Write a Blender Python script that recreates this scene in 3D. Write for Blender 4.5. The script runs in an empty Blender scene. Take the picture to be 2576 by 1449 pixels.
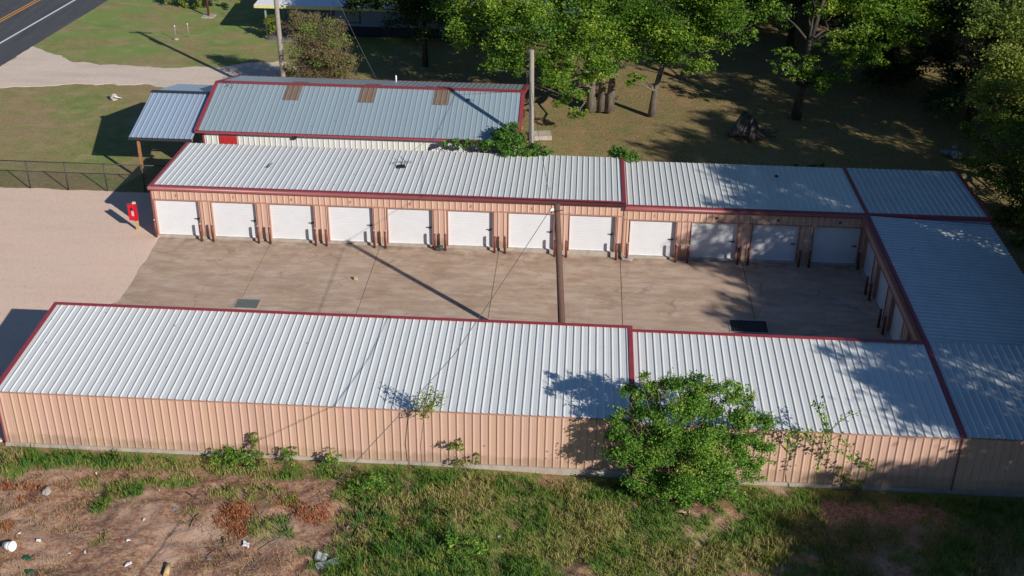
import bpy, math, random
import numpy as np
from mathutils import Vector, Matrix

scene = bpy.context.scene
COL = scene.collection
rng = np.random.default_rng(7)
random.seed(7)
R_ = math.radians

# ------------------------------------------------------------------ camera, sky, sun, exposure
CAM = np.array([21.7352, -55.7052, 28.1701])
CM = np.array([[0.99833, 0.0, 0.0], [0, 0, 0], [0, 0, 0]])
_y, _p, _r, FPX = -0.0562, 0.4997, 0.0129, 3048.0
_f = np.array([math.sin(_y) * math.cos(_p), math.cos(_y) * math.cos(_p), -math.sin(_p)])
_rt = np.array([math.cos(_y), -math.sin(_y), 0.0])
_u = np.cross(_rt, _f)
RT = math.cos(_r) * _rt + math.sin(_r) * _u
UP = -math.sin(_r) * _rt + math.cos(_r) * _u
cam_d = bpy.data.cameras.new("camera")
cam = bpy.data.objects.new("camera", cam_d)
COL.objects.link(cam)
cam.matrix_world = Matrix(((RT[0], UP[0], -_f[0], CAM[0]), (RT[1], UP[1], -_f[1], CAM[1]), (RT[2], UP[2], -_f[2], CAM[2]), (0, 0, 0, 1)))
cam_d.sensor_width = 36
cam_d.lens = 36 * FPX / 2576
cam_d.clip_end = 2000
scene.camera = cam

SUN = Vector((0.71 * math.cos(R_(26)), -0.704 * math.cos(R_(26)), math.sin(R_(26)))).normalized()
world = bpy.data.worlds.new("World")
scene.world = world
world.use_nodes = True
wn = world.node_tree
sky = wn.nodes.new("ShaderNodeTexSky")
sky.sky_type = 'NISHITA'
sky.sun_disc = False
sky.sun_elevation = R_(26)
sky.sun_rotation = R_(134.8)
sky.ozone_density = 3.5
sky.dust_density = 0.3
tint = wn.nodes.new("ShaderNodeMix")
tint.data_type = 'RGBA'; tint.blend_type = 'MULTIPLY'
tint.inputs[0].default_value = 1
tint.inputs[7].default_value = (0.82, 1.0, 1.18, 1)
wn.links.new(sky.outputs[0], tint.inputs[6])
wn.links.new(tint.outputs[2], wn.nodes["Background"].inputs[0])
wn.nodes["Background"].inputs[1].default_value = 0.055
sl = bpy.data.lights.new("sun", 'SUN')
sl.energy = 4.6
sl.angle = R_(0.5)
sl.color = (1.0, 0.95, 0.88)
so = bpy.data.objects.new("sun", sl)
COL.objects.link(so)
so.rotation_euler = SUN.to_track_quat('Z', 'Y').to_euler()
so.location = (60, -60, 40)
scene.view_settings.view_transform = 'Standard'
scene.view_settings.look = 'None'
scene.view_settings.exposure = 0.2
scene.view_settings.gamma = 1
scene.cycles.max_bounces = 5
scene.cycles.transparent_max_bounces = 6

# ------------------------------------------------------------------ helpers
def ray(u, v):
    d = _f + RT * ((u - 1288) / FPX) + UP * ((724.5 - v) / FPX)
    return d

def G(u, v, z=0.0):            # point of the place at height z seen at (u, v) of the photo
    d = ray(u, v)
    p = CAM + d * ((z - CAM[2]) / d[2])
    return (float(p[0]), float(p[1]), float(z))

def P(u, v, y):                # point of the place at depth y
    d = ray(u, v)
    p = CAM + d * ((y - CAM[1]) / d[1])
    return (float(p[0]), float(y), float(p[2]))

def gz(x):                     # the lot falls a little towards the right
    t = np.clip((np.asarray(x, float) - 16) / 8.0, 0, 1)
    return -0.165 * t * t * (3 - 2 * t)

def tag(o, label=None, cat=None, group=None, kind=None):
    if label: o['label'] = label
    if cat: o['category'] = cat
    if group: o['group'] = group
    if kind: o['kind'] = kind
    return o

def empty(name, loc=(0, 0, 0), rz=0.0, label=None, cat=None, group=None, kind=None):
    o = bpy.data.objects.new(name, None)
    o.empty_display_size = 0.3
    COL.objects.link(o)
    o.location = loc
    o.rotation_euler = (0, 0, rz)
    return tag(o, label, cat, group, kind)

def link(name, me, parent=None, mw=None):
    o = bpy.data.objects.new(name, me)
    COL.objects.link(o)
    if parent is not None: o.parent = parent
    if mw is not None: o.matrix_local = mw
    return o

def np_mesh(name, V, F, mat=None, attr=None, smooth=False):
    V = np.asarray(V, dtype=np.float32)
    F = np.asarray(F, dtype=np.int32)
    me = bpy.data.meshes.new(name)
    k = F.shape[1]
    me.vertices.add(len(V))
    me.vertices.foreach_set("co", V.ravel())
    me.loops.add(F.size)
    me.loops.foreach_set("vertex_index", F.ravel())
    me.polygons.add(len(F))
    me.polygons.foreach_set("loop_start", np.arange(0, F.size, k, dtype=np.int32))
    me.polygons.foreach_set("loop_total", np.full(len(F), k, dtype=np.int32))
    if smooth: me.polygons.foreach_set("use_smooth", np.ones(len(F), dtype=bool))
    if attr is not None:
        for an, av in attr.items():
            a = me.attributes.new(an, 'FLOAT', 'POINT')
            a.data.foreach_set("value", np.asarray(av, dtype=np.float32))
    me.update(calc_edges=True)
    if mat: me.materials.append(mat)
    return me

class MB:
    def __init__(s): s.v = []; s.f = []; s.sm = []
    def face(s, pts, sm=False):
        b = len(s.v); s.v += [tuple(p) for p in pts]; s.f.append(tuple(range(b, b + len(pts)))); s.sm.append(sm)
    def box(s, x0, x1, y0, y1, z0, z1, M=None):
        c = [(x0, y0, z0), (x1, y0, z0), (x1, y1, z0), (x0, y1, z0), (x0, y0, z1), (x1, y0, z1), (x1, y1, z1), (x0, y1, z1)]
        if M is not None: c = [tuple(M @ Vector(p)) for p in c]
        b = len(s.v); s.v += c
        for f in ((0, 3, 2, 1), (4, 5, 6, 7), (0, 1, 5, 4), (1, 2, 6, 5), (2, 3, 7, 6), (3, 0, 4, 7)):
            s.f.append(tuple(b + i for i in f)); s.sm.append(False)
        return s
    def beam(s, a, b, w, h):     # box beam from a to b
        a = Vector(a); b = Vector(b); d = (b - a); L = d.length
        q = d.to_track_quat('X', 'Z').to_matrix().to_4x4(); M = Matrix.Translation(a) @ q
        return s.box(0, L, -w / 2, w / 2, -h / 2, h / 2, M)
    def tube(s, pts, rad, n=6, cap=True):
        pts = [Vector(p) for p in pts]
        if not hasattr(rad, '__len__'): rad = [rad] * len(pts)
        b = len(s.v)
        for i, p in enumerate(pts):
            d = (pts[min(i + 1, len(pts) - 1)] - pts[max(i - 1, 0)])
            if d.length < 1e-6: d = Vector((0, 0, 1))
            q = d.to_track_quat('Z', 'Y')
            for k in range(n):
                a = 2 * math.pi * k / n
                s.v.append(tuple(p + q @ Vector((math.cos(a) * rad[i], math.sin(a) * rad[i], 0))))
        for i in range(len(pts) - 1):
            for k in range(n):
                k2 = (k + 1) % n
                s.f.append((b + i * n + k, b + i * n + k2, b + (i + 1) * n + k2, b + (i + 1) * n + k)); s.sm.append(True)
        if cap:
            s.f.append(tuple(b + (len(pts) - 1) * n + k for k in range(n))); s.sm.append(False)
            s.f.append(tuple(b + k for k in reversed(range(n)))); s.sm.append(False)
        return s
    def mesh(s, name, mat):
        me = bpy.data.meshes.new(name)
        me.from_pydata(s.v, [], s.f)
        me.polygons.foreach_set("use_smooth", s.sm)
        if mat: me.materials.append(mat)
        me.update()
        return me
    def build(s, name, mat, parent=None, mw=None):
        return link(name, s.mesh(name, mat), parent, mw)

def blob(name, mat, loc, size, seed=0, parent=None, rz=0.0, amp=0.25):
    import bmesh
    bm = bmesh.new()
    bmesh.ops.create_icosphere(bm, subdivisions=2, radius=1)
    r = random.Random(seed)
    ph = [r.uniform(0, 6.28) for _ in range(6)]
    for v in bm.verts:
        c = v.co
        k = 1 + amp * (math.sin(3.1 * c.x + ph[0]) * math.sin(2.7 * c.y + ph[1]) + .6 * math.sin(5 * c.z + ph[2] + 2 * c.x))
        v.co = Vector((c.x * size[0] * k, c.y * size[1] * k, max(c.z, -.5) * size[2] * k))
    me = bpy.data.meshes.new(name)
    bm.to_mesh(me); bm.free()
    me.materials.append(mat)
    o = link(name, me, parent)
    o.location = loc; o.rotation_euler = (0, 0, rz)
    return o

# value noise in numpy (for terrain, grass density)
_lat = np.random.default_rng(3).random((256, 256))
def vnoise(x, y, s=1.0, o=0):
    x = np.asarray(x, float) * s + 37.7 + o * 13.3; y = np.asarray(y, float) * s + 91.1 + o * 7.9
    xi = np.floor(x).astype(int); yi = np.floor(y).astype(int)
    fx = x - xi; fy = y - yi; fx = fx * fx * (3 - 2 * fx); fy = fy * fy * (3 - 2 * fy)
    g = lambda a, b: _lat[a % 256, b % 256]
    return (g(xi, yi) * (1 - fx) + g(xi + 1, yi) * fx) * (1 - fy) + (g(xi, yi + 1) * (1 - fx) + g(xi + 1, yi + 1) * fx) * fy
def fbm(x, y, s=1.0, n=4, o=0):
    t = 0; a = 1; w = 0
    for i in range(n):
        t = t + a * vnoise(x, y, s * 2 ** i, o + i * 5); w += a; a *= .55
    return t / w
def sstep(a, b, x):
    t = np.clip((x - a) / (b - a), 0, 1); return t * t * (3 - 2 * t)

# ------------------------------------------------------------------ materials
def newmat(name):
    m = bpy.data.materials.new(name); m.use_nodes = True
    nt = m.node_tree; b = nt.nodes["Principled BSDF"]
    return m, nt, b
def nn(nt, t, **k):
    n = nt.nodes.new(t)
    for a, v in k.items(): setattr(n, a, v)
    return n
def mixc(nt, fac, a, b):
    n = nn(nt, "ShaderNodeMix", data_type='RGBA')
    for sock, val in ((n.inputs[0], fac), (n.inputs[6], a), (n.inputs[7], b)):
        if hasattr(val, 'links') or isinstance(val, bpy.types.NodeSocket): nt.links.new(val, sock)
        elif isinstance(val, (int, float)): sock.default_value = val
        else: sock.default_value = (*val, 1)
    return n.outputs[2]
def noise(nt, scale, detail=4, vec=None, rough=.55):
    n = nn(nt, "ShaderNodeTexNoise"); n.inputs['Scale'].default_value = scale; n.inputs['Detail'].default_value = detail
    n.inputs['Roughness'].default_value = rough
    if vec is not None: nt.links.new(vec, n.inputs['Vector'])
    return n.outputs[0]
def ramp(nt, fac, stops):
    n = nn(nt, "ShaderNodeValToRGB"); e = n.color_ramp.elements
    while len(e) < len(stops): e.new(.5)
    for i, (p, c) in enumerate(stops):
        e[i].position = p; e[i].color = (*c, 1) if hasattr(c, '__len__') else (c, c, c, 1)
    nt.links.new(fac, n.inputs[0]); return n.outputs[0]
def wpos(nt, scale=None):
    g = nn(nt, "ShaderNodeNewGeometry").outputs['Position']
    if scale:
        m = nn(nt, "ShaderNodeMapping"); m.inputs['Scale'].default_value = scale; nt.links.new(g, m.inputs[0]); return m.outputs[0]
    return g
def bump(nt, b, h, strength=.3, dist=.02):
    n = nn(nt, "ShaderNodeBump"); n.inputs['Strength'].default_value = strength; n.inputs['Distance'].default_value = dist
    nt.links.new(h, n.inputs['Height']); nt.links.new(n.outputs[0], b.inputs['Normal'])
def simple(name, col, rough=.7, metal=0.0, var=.12, nscale=6, objvar=.0, dark=None, stretch=None, bmp=0):
    m, nt, b = newmat(name)
    v = wpos(nt, stretch)
    n = noise(nt, nscale, 5, v)
    lo = tuple(c * (1 - var) for c in col) if dark is None else dark
    hi = tuple(min(c * (1 + var), 1) for c in col)
    c = ramp(nt, n, [(.3, lo), (.7, hi)])
    if objvar:
        oi = nn(nt, "ShaderNodeObjectInfo").outputs['Random']
        r = ramp(nt, oi, [(0, 1 - objvar), (1, 1.0)])
        mm = nn(nt, "ShaderNodeMix", data_type='RGBA', blend_type='MULTIPLY'); mm.inputs[0].default_value = 1
        nt.links.new(c, mm.inputs[6]); nt.links.new(r, mm.inputs[7]); c = mm.outputs[2]
    nt.links.new(c, b.inputs['Base Color'])
    b.inputs['Roughness'].default_value = rough; b.inputs['Metallic'].default_value = metal
    if bmp: bump(nt, b, n, bmp, .03)
    return m

def metal_sheet(name, col, rough=.45, metal=.15, stain=(.4, .38, .34), stain_amt=.35, objvar=.05, streak=(1, .12, 1)):
    m, nt, b = newmat(name)
    n1 = noise(nt, 1.6, 6, wpos(nt, streak), .65)
    n2 = noise(nt, 9, 4, wpos(nt))
    c = mixc(nt, ramp(nt, n2, [(.35, 0), (.75, .25)]), col, tuple(x * .82 for x in col))
    st = ramp(nt, n1, [(.5, 0.0), (.78, stain_amt)])
    c = mixc(nt, st, c, stain)
    sp = nn(nt, "ShaderNodeTexVoronoi"); sp.inputs['Scale'].default_value = .9; nt.links.new(wpos(nt), sp.inputs['Vector'])
    spf = ramp(nt, sp.outputs['Distance'], [(0.03, .75), (.055, 0)])
    c = mixc(nt, spf, c, (.12, .11, .1))
    oi = nn(nt, "ShaderNodeObjectInfo").outputs['Random']
    if "wall" in name:
        sx = nn(nt, "ShaderNodeSeparateXYZ"); nt.links.new(wpos(nt), sx.inputs[0])
        q = nn(nt, "ShaderNodeMath", operation='MULTIPLY_ADD'); nt.links.new(noise(nt, 3, 5, wpos(nt), .7), q.inputs[0]); q.inputs[1].default_value = -.7; nt.links.new(sx.outputs[2], q.inputs[2])
        c = mixc(nt, ramp(nt, q.outputs[0], [(0.0, .6), (.16, 0)]), c, (.33, .22, .15))
        c = mixc(nt, ramp(nt, oi, [(.5, 0), (1, .6)]), c, (col[0] * .9, col[1] * .93, col[2] * .82))
    r = ramp(nt, oi, [(0, 1 - objvar), (1, 1.0)])
    mm = nn(nt, "ShaderNodeMix", data_type='RGBA', blend_type='MULTIPLY'); mm.inputs[0].default_value = 1
    nt.links.new(c, mm.inputs[6]); nt.links.new(r, mm.inputs[7])
    nt.links.new(mm.outputs[2], b.inputs['Base Color'])
    b.inputs['Roughness'].default_value = rough; b.inputs['Metallic'].default_value = metal
    if "roof" in name: b.inputs['Specular IOR Level'].default_value = .8; b.inputs['Roughness'].default_value = .36
    n3 = noise(nt, 1.3, 2, wpos(nt))
    bump(nt, b, n3, .25, .03)
    return m

M_ROOF = metal_sheet("galvalume_roof", (.745, .755, .73), rough=.5, metal=0, stain=(.55, .53, .49), stain_amt=.25)
M_ROOFE = metal_sheet("banded_roof", (.74, .755, .74), rough=.5, metal=0, stain=(.40, .42, .40), stain_amt=.45)
def rib_bands(m, pitch=.3048, ph=.15):        # darker pans between the ribs, paler crests
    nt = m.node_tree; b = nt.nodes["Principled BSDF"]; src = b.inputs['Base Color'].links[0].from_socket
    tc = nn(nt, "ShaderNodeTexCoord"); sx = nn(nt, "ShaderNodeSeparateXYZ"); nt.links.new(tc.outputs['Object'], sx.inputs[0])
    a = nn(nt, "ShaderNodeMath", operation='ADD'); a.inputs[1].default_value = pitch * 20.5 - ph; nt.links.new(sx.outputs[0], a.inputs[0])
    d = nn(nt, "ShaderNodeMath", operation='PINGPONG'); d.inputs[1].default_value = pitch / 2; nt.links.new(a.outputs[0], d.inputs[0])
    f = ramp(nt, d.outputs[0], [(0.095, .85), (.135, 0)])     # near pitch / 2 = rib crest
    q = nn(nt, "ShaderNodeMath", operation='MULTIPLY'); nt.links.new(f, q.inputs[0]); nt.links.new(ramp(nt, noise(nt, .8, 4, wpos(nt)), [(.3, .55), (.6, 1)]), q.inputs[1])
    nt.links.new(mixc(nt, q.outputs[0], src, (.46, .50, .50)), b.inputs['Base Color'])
rib_bands(M_ROOFE)
M_ROOFM = metal_sheet("weathered_grey_roof", (.34, .425, .465), stain=(.4, .42, .42), stain_amt=.3)
M_ROOFC = metal_sheet("blue_grey_roof", (.36, .45, .56), stain_amt=.15)
M_WALL = metal_sheet("salmon_wall", (.60, .378, .288), rough=.5, metal=0, stain=(.45, .3, .2), stain_amt=.3, objvar=.07, streak=(1, 1, .15))
M_WHITEW = metal_sheet("white_wall", (.66, .66, .63), rough=.5, metal=0, stain=(.45, .43, .36), stain_amt=.4, streak=(1, 1, .2))
M_RED = simple("red_trim", (.30, .045, .055), .45, 0, .12, 3)
M_GUTTER = simple("maroon_gutter", (.255, .075, .075), .4, 0, .12, 2)
M_JAMB = simple("jamb_trim", (.42, .215, .15), .5, 0, .08, 3)
M_DOOR = simple("white_door", (.66, .665, .68), .4, 0, .03, 2, objvar=.03)
M_DARK = simple("dark_metal", (.02, .02, .022), .5)
M_BLACK = simple("black_trim", (.03, .032, .04), .4)
M_SHELL = simple("shell_dark", (.12, .1, .09), .9)
M_BOLL = simple("bollard_paint", (.145, .035, .025), .5, 0, .2, 12, objvar=.15)
M_CAP = simple("bollard_cap", (.42, .33, .28), .6)
M_POLE = simple("weathered_pole", (.30, .255, .215), .9, 0, .3, 20, stretch=(3, 3, .25), bmp=.5)
M_POLEB = simple("brown_pole", (.125, .068, .05), .9, 0, .35, 20, stretch=(3, 3, .25), bmp=.5)
M_WIRE = simple("wire_grey", (.10, .10, .10), .5)
M_FENCE = simple("fence_metal", (.035, .04, .035), .5)
M_WOOD = simple("tan_post", (.50, .36, .17), .8, 0, .15, 8)
M_WOOD2 = simple("cedar_post", (.34, .15, .06), .8, 0, .2, 8)
M_BARK = simple("bark", (.16, .13, .10), .95, 0, .4, 7, stretch=(1, 1, .3), bmp=.8)
M_BARKD = simple("dark_bark", (.07, .055, .045), .95, 0, .4, 7, stretch=(1, 1, .3), bmp=.8)
M_TWIG = simple("twig", (.17, .11, .075), .9, 0, .3, 9)
M_SIGN = simple("red_plastic", (.55, .01, .025), .3, 0, .1, 3)
M_SIGNW = simple("pink_white", (.75, .45, .48), .5)
M_WHITEP = simple("white_plastic", (.78, .78, .78), .5, 0, .08, 3)
M_GREYMETAL = simple("grey_scrap", (.33, .35, .34), .5, .2, .15, 5)
M_CONC = simple("old_concrete", (.40, .34, .28), .9, 0, .18, 3, bmp=.2)
M_SKYL = simple("brown_skylight", (.20, .145, .105), .5, 0, .18, 5, stretch=(4, .4, 1))
M_ROCK = simple("rock", (.42, .38, .33), .9, 0, .2, 5)
M_HOUSE = simple("slate_blue_siding", (.20, .28, .38), .7, 0, .08, 3)
M_HOUSEB = simple("navy_band", (.012, .018, .05), .6)
M_YEL = simple("pale_yellow_fascia", (.62, .55, .24), .6)
M_WROOF = simple("white_membrane", (.80, .80, .80), .6, 0, .04, 2)
M_LOG = simple("grey_logs", (.09, .075, .06), .95, 0, .35, 9, stretch=(2, 2, 2), bmp=.6)
M_GREENP = simple("green_plastic", (.012, .10, .05), .6)
M_BLUEP = simple("blue_tarp", (.16, .21, .27), .5, 0, .3, 6)

def m_concrete():
    m, nt, b = newmat("courtyard_concrete")
    p = wpos(nt)
    big = noise(nt, .5, 5, p, .6)
    streak = noise(nt, 1.5, 8, wpos(nt, (.38, 1.4, 1)), .75)
    fine = noise(nt, 26, 3, p)
    c = ramp(nt, big, [(.3, (.43, .29, .19)), (.5, (.55, .395, .275)), (.72, (.62, .47, .36))])
    c = mixc(nt, ramp(nt, streak, [(.4, 0), (.68, .8)]), c, (.30, .195, .13))
    c = mixc(nt, ramp(nt, noise(nt, 1.1, 6, wpos(nt, (.5, .9, 1)), .7), [(.54, 0), (.64, .6)]), c, (.62, .49, .39))
    sx = nn(nt, "ShaderNodeSeparateXYZ"); nt.links.new(p, sx.inputs[0])
    # dirt collected along the door side
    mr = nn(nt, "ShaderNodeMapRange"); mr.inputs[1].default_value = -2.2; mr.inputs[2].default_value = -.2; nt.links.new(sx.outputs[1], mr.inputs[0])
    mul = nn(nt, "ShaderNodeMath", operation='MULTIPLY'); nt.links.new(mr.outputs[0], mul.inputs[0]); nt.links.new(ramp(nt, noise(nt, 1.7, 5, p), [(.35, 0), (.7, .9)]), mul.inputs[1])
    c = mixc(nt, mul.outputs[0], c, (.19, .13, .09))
    # cracks
    vo = nn(nt, "ShaderNodeTexVoronoi", feature='DISTANCE_TO_EDGE'); vo.inputs['Scale'].default_value = .33
    wv = nn(nt, "ShaderNodeMix", data_type='RGBA'); wv.inputs[0].default_value = .12; nt.links.new(p, wv.inputs[6])
    nz = nn(nt, "ShaderNodeTexNoise"); nz.inputs['Scale'].default_value = 1.4; nt.links.new(p, nz.inputs['Vector']); 
    ad = nn(nt, "ShaderNodeVectorMath", operation='MULTIPLY_ADD'); nt.links.new(nz.outputs[1], ad.inputs[0]); ad.inputs[1].default_value = (1.2, 1.2, 0); nt.links.new(p, ad.inputs[2])
    nt.links.new(ad.outputs[0], vo.inputs['Vector'])
    cr = ramp(nt, vo.outputs['Distance'], [(.0, .55), (.012, 0)])
    crm = nn(nt, "ShaderNodeMath", operation='MULTIPLY'); nt.links.new(cr, crm.inputs[0]); nt.links.new(ramp(nt, noise(nt, .35, 2, p), [(.48, 0), (.56, 1)]), crm.inputs[1])
    c = mixc(nt, crm.outputs[0], c, (.13, .09, .065))
    oi = nn(nt, "ShaderNodeObjectInfo").outputs['Random']
    c = mixc(nt, ramp(nt, oi, [(0, 0), (1, .18)]), c, (.5, .42, .35))
    c = mixc(nt, ramp(nt, fine, [(.35, .25), (.6, 0)]), c, (.2, .14, .1))
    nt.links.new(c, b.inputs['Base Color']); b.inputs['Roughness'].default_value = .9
    bump(nt, b, fine, .25, .01)
    return m
M_SLAB = m_concrete()

def m_gravel(name, a, bcol, dirt):
    m, nt, b = newmat(name)
    p = wpos(nt)
    trk = ramp(nt, noise(nt, .9, 5, wpos(nt, (.18, 1.1, 1)), .6), [(.48, 0), (.7, .55)])
    vo = nn(nt, "ShaderNodeTexVoronoi"); vo.inputs['Scale'].default_value = 22; nt.links.new(p, vo.inputs['Vector'])
    v2 = nn(nt, "ShaderNodeSeparateColor"); nt.links.new(vo.outputs['Color'], v2.inputs[0])
    big = noise(nt, .35, 5, wpos(nt, (.6, 1, 1)), .6); mid = noise(nt, 2.5, 5, p, .7)
    c = mixc(nt, ramp(nt, big, [(.3, 0), (.7, 1)]), a, bcol)
    c = mixc(nt, trk, c, dirt)
    c = mixc(nt, ramp(nt, mid, [(.5, 0), (.75, .5)]), c, dirt)
    c = mixc(nt, ramp(nt, v2.outputs[0], [(0, .28), (.4, 0)]), c, tuple(x * .6 for x in dirt))
    c = mixc(nt, ramp(nt, v2.outputs[1], [(.75, 0), (1, .3)]), c, (.78, .68, .58))
    nt.links.new(c, b.inputs['Base Color']); b.inputs['Roughness'].default_value = .95
    bump(nt, b, vo.outputs['Distance'], .5, .03)
    return m
M_GRAVEL = m_gravel("pink_gravel", (.79, .565, .43), (.74, .55, .435), (.66, .47, .36))
M_DRIVE = m_gravel("pale_caliche", (.74, .60, .49), (.66, .53, .43), (.54, .42, .31))

def m_asphalt():
    m, nt, b = newmat("asphalt")
    p = wpos(nt)
    n = noise(nt, .8, 5, wpos(nt, (2.2, .12, 1)), .6)
    c = ramp(nt, n, [(.3, (.055, .055, .062)), (.7, (.10, .098, .105))])
    c = mixc(nt, ramp(nt, noise(nt, 1.2, 6, p, .75), [(.5, 0), (.7, .35)]), c, (.15, .14, .14))
    f = noise(nt, 60, 2, p)
    c = mixc(nt, ramp(nt, f, [(.4, .3), (.6, 0)]), c, (.03, .03, .035))
    nt.links.new(c, b.inputs['Base Color']); b.inputs['Roughness'].default_value = .85
    return m
M_ASPH = m_asphalt()
M_PAINTW = simple("road_white", (.72, .72, .70), .6, 0, .12, 8)
M_PAINTY = simple("road_yellow", (.62, .27, .04), .6, 0, .15, 8)

def m_ground():
    m, nt, b = newmat("ground_cover")
    p = wpos(nt)
    s = nn(nt, "ShaderNodeSeparateXYZ"); nt.links.new(p, s.inputs[0])
    n1 = noise(nt, .16, 5, wpos(nt, (1, .7, 1)), .6); n2 = noise(nt, .9, 6, p, .65); n3 = noise(nt, 7, 5, p, .7); n4 = noise(nt, 30, 3, p, .7)
    # mown lawn north-west of the lot
    lawn = mixc(nt, ramp(nt, n2, [(.35, 0), (.68, 1)]), (.19, .25, .055), (.34, .30, .12))
    lawn = mixc(nt, ramp(nt, n1, [(.40, 0), (.58, .85)]), lawn, (.38, .26, .145))
    lawn = mixc(nt, ramp(nt, noise(nt, .23, 4, wpos(nt, (1, 1.6, 1))), [(.52, 0), (.66, .75)]), lawn, (.15, .29, .055))
    lawn = mixc(nt, ramp(nt, n3, [(.35, .45), (.62, 0)]), lawn, (.10, .10, .035))
    mg = nn(nt, "ShaderNodeMapRange"); mg.inputs[1].default_value = 24; mg.inputs[2].default_value = 31; nt.links.new(s.outputs[1], mg.inputs[0])
    mgm = nn(nt, "ShaderNodeMath", operation='MULTIPLY'); nt.links.new(mg.outputs[0], mgm.inputs[0]); nt.links.new(ramp(nt, noise(nt, .3, 5, wpos(nt, (.7, 1.4, 1)), .6), [(.42, .85), (.56, .0)]), mgm.inputs[1])
    lawn = mixc(nt, mgm.outputs[0], lawn, (.19, .285, .07))
    lawn = mixc(nt, ramp(nt, noise(nt, .55, 5, wpos(nt, (1, 1.5, 1)), .65), [(.5, 0), (.66, .7)]), lawn, (.37, .29, .15))
    # leaf litter under the trees
    lit = mixc(nt, ramp(nt, n2, [(.35, 0), (.65, 1)]), (.40, .255, .13), (.25, .25, .085))
    lit = mixc(nt, ramp(nt, n3, [(.4, .6), (.65, 0)]), lit, (.11, .065, .035))
    xr = nn(nt, "ShaderNodeMath", operation='MULTIPLY_ADD'); nt.links.new(n2, xr.inputs[0]); xr.inputs[1].default_value = 6; nt.links.new(s.outputs[0], xr.inputs[2])
    mx = nn(nt, "ShaderNodeMapRange"); mx.inputs[1].default_value = 9; mx.inputs[2].default_value = 19; nt.links.new(xr.outputs[0], mx.inputs[0])
    north = mixc(nt, mx.outputs[0], lawn, lit)
    # cleared earth south of the lot; attribute 'grassy' is the plant cover
    at = nn(nt, "ShaderNodeAttribute"); at.attribute_name = "grassy"
    dirt = ramp(nt, n2, [(.25, (.31, .18, .125)), (.5, (.48, .32, .235)), (.75, (.57, .415, .31))])
    zone = ramp(nt, noise(nt, .42, 4, p, .6), [(.38, .12), (.52, 1)])
    def zmask(f):
        q = nn(nt, "ShaderNodeMath", operation='MULTIPLY'); nt.links.new(f, q.inputs[0]); nt.links.new(zone, q.inputs[1]); return q.outputs[0]
    dirt = mixc(nt, ramp(nt, n3, [(.5, 0), (.72, .35)]), dirt, (.30, .17, .10))
    dirt = mixc(nt, zmask(ramp(nt, n3, [(.40, .15), (.62, 1)])), dirt, (.25, .095, .045))
    dirt = mixc(nt, zmask(ramp(nt, noise(nt, 4, 6, wpos(nt, (.6, 1.5, 1)), .75), [(.5, 0), (.66, .8)])), dirt, (.60, .41, .23))
    dirt = mixc(nt, zmask(ramp(nt, n4, [(.36, .7), (.55, 0)])), dirt, (.10, .06, .04))
    gr = mixc(nt, ramp(nt, n3, [(.35, 0), (.65, 1)]), (.11, .165, .035), (.20, .215, .06))
    gr = mixc(nt, ramp(nt, noise(nt, 1.8, 5, p, .7), [(.5, 0), (.62, .8)]), gr, (.33, .20, .11))
    south = mixc(nt, at.outputs['Fac'], dirt, gr)
    my = nn(nt, "ShaderNodeMapRange"); my.inputs[1].default_value = -12; my.inputs[2].default_value = -14; nt.links.new(s.outputs[1], my.inputs[0])
    c = mixc(nt, my.outputs[0], north, south)
    nt.links.new(c, b.inputs['Base Color']); b.inputs['Roughness'].default_value = .95
    b.inputs['Specular IOR Level'].default_value = .2
    bump(nt, b, n3, .5, .10)
    return m
M_GROUND = m_ground()

def leafmat(name, stops, trans=.25, rough=.55):
    m, nt, b = newmat(name)
    at = nn(nt, "ShaderNodeAttribute"); at.attribute_name = "tone"
    c = ramp(nt, at.outputs['Fac'], stops)
    nt.links.new(c, b.inputs['Base Color']); b.inputs['Roughness'].default_value = rough
    b.inputs['Specular IOR Level'].default_value = .25
    tr = nn(nt, "ShaderNodeBsdfTranslucent"); nt.links.new(c, tr.inputs[0])
    mx = nn(nt, "ShaderNodeMixShader"); mx.inputs[0].default_value = trans
    nt.links.new(b.outputs[0], mx.inputs[1]); nt.links.new(tr.outputs[0], mx.inputs[2])
    nt.links.new(mx.outputs[0], nt.nodes["Material Output"].inputs[0])
    return m
L_OAK = leafmat("oak_leaves", [(0, (.055, .12, .018)), (.4, (.13, .26, .028)), (.7, (.25, .39, .04)), (1, (.43, .48, .07))], .38)
L_DARK = leafmat("dark_leaves", [(0, (.025, .05, .018)), (.6, (.05, .09, .022)), (1, (.09, .13, .03))], .15)
L_FOREST = leafmat("forest_leaves", [(0, (.04, .085, .018)), (.5, (.09, .15, .026)), (1, (.18, .23, .05))])
L_SHRUB = leafmat("shrub_leaves", [(0, (.05, .13, .018)), (.4, (.13, .28, .035)), (.7, (.22, .38, .05)), (1, (.40, .44, .09))], .3)
L_VINE = leafmat("vine_leaves", [(0, (.05, .13, .02)), (1, (.16, .31, .05))], .25)
L_MYRTLE = leafmat("myrtle_leaves", [(0, (.12, .10, .045)), (.35, (.26, .19, .10)), (.6, (.20, .22, .07)), (1, (.22, .33, .07))], .2)
L_YEL = leafmat("yellow_green_leaves", [(0, (.06, .12, .015)), (.5, (.20, .27, .04)), (1, (.48, .44, .10))], .3)
L_GRASS = leafmat("grass_blades", [(0, (.07, .19, .045)), (.33, (.17, .29, .045)), (.6, (.31, .335, .08)), (.8, (.46, .37, .17)), (.92, (.56, .40, .22)), (1, (.46, .10, .03))], .3)

# ------------------------------------------------------------------ the setting: ground, road, lot
def axis(segs):
    out = []
    for a, b, st in segs: out += list(np.arange(a, b, st))
    return np.array(out + [segs[-1][1]])
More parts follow.
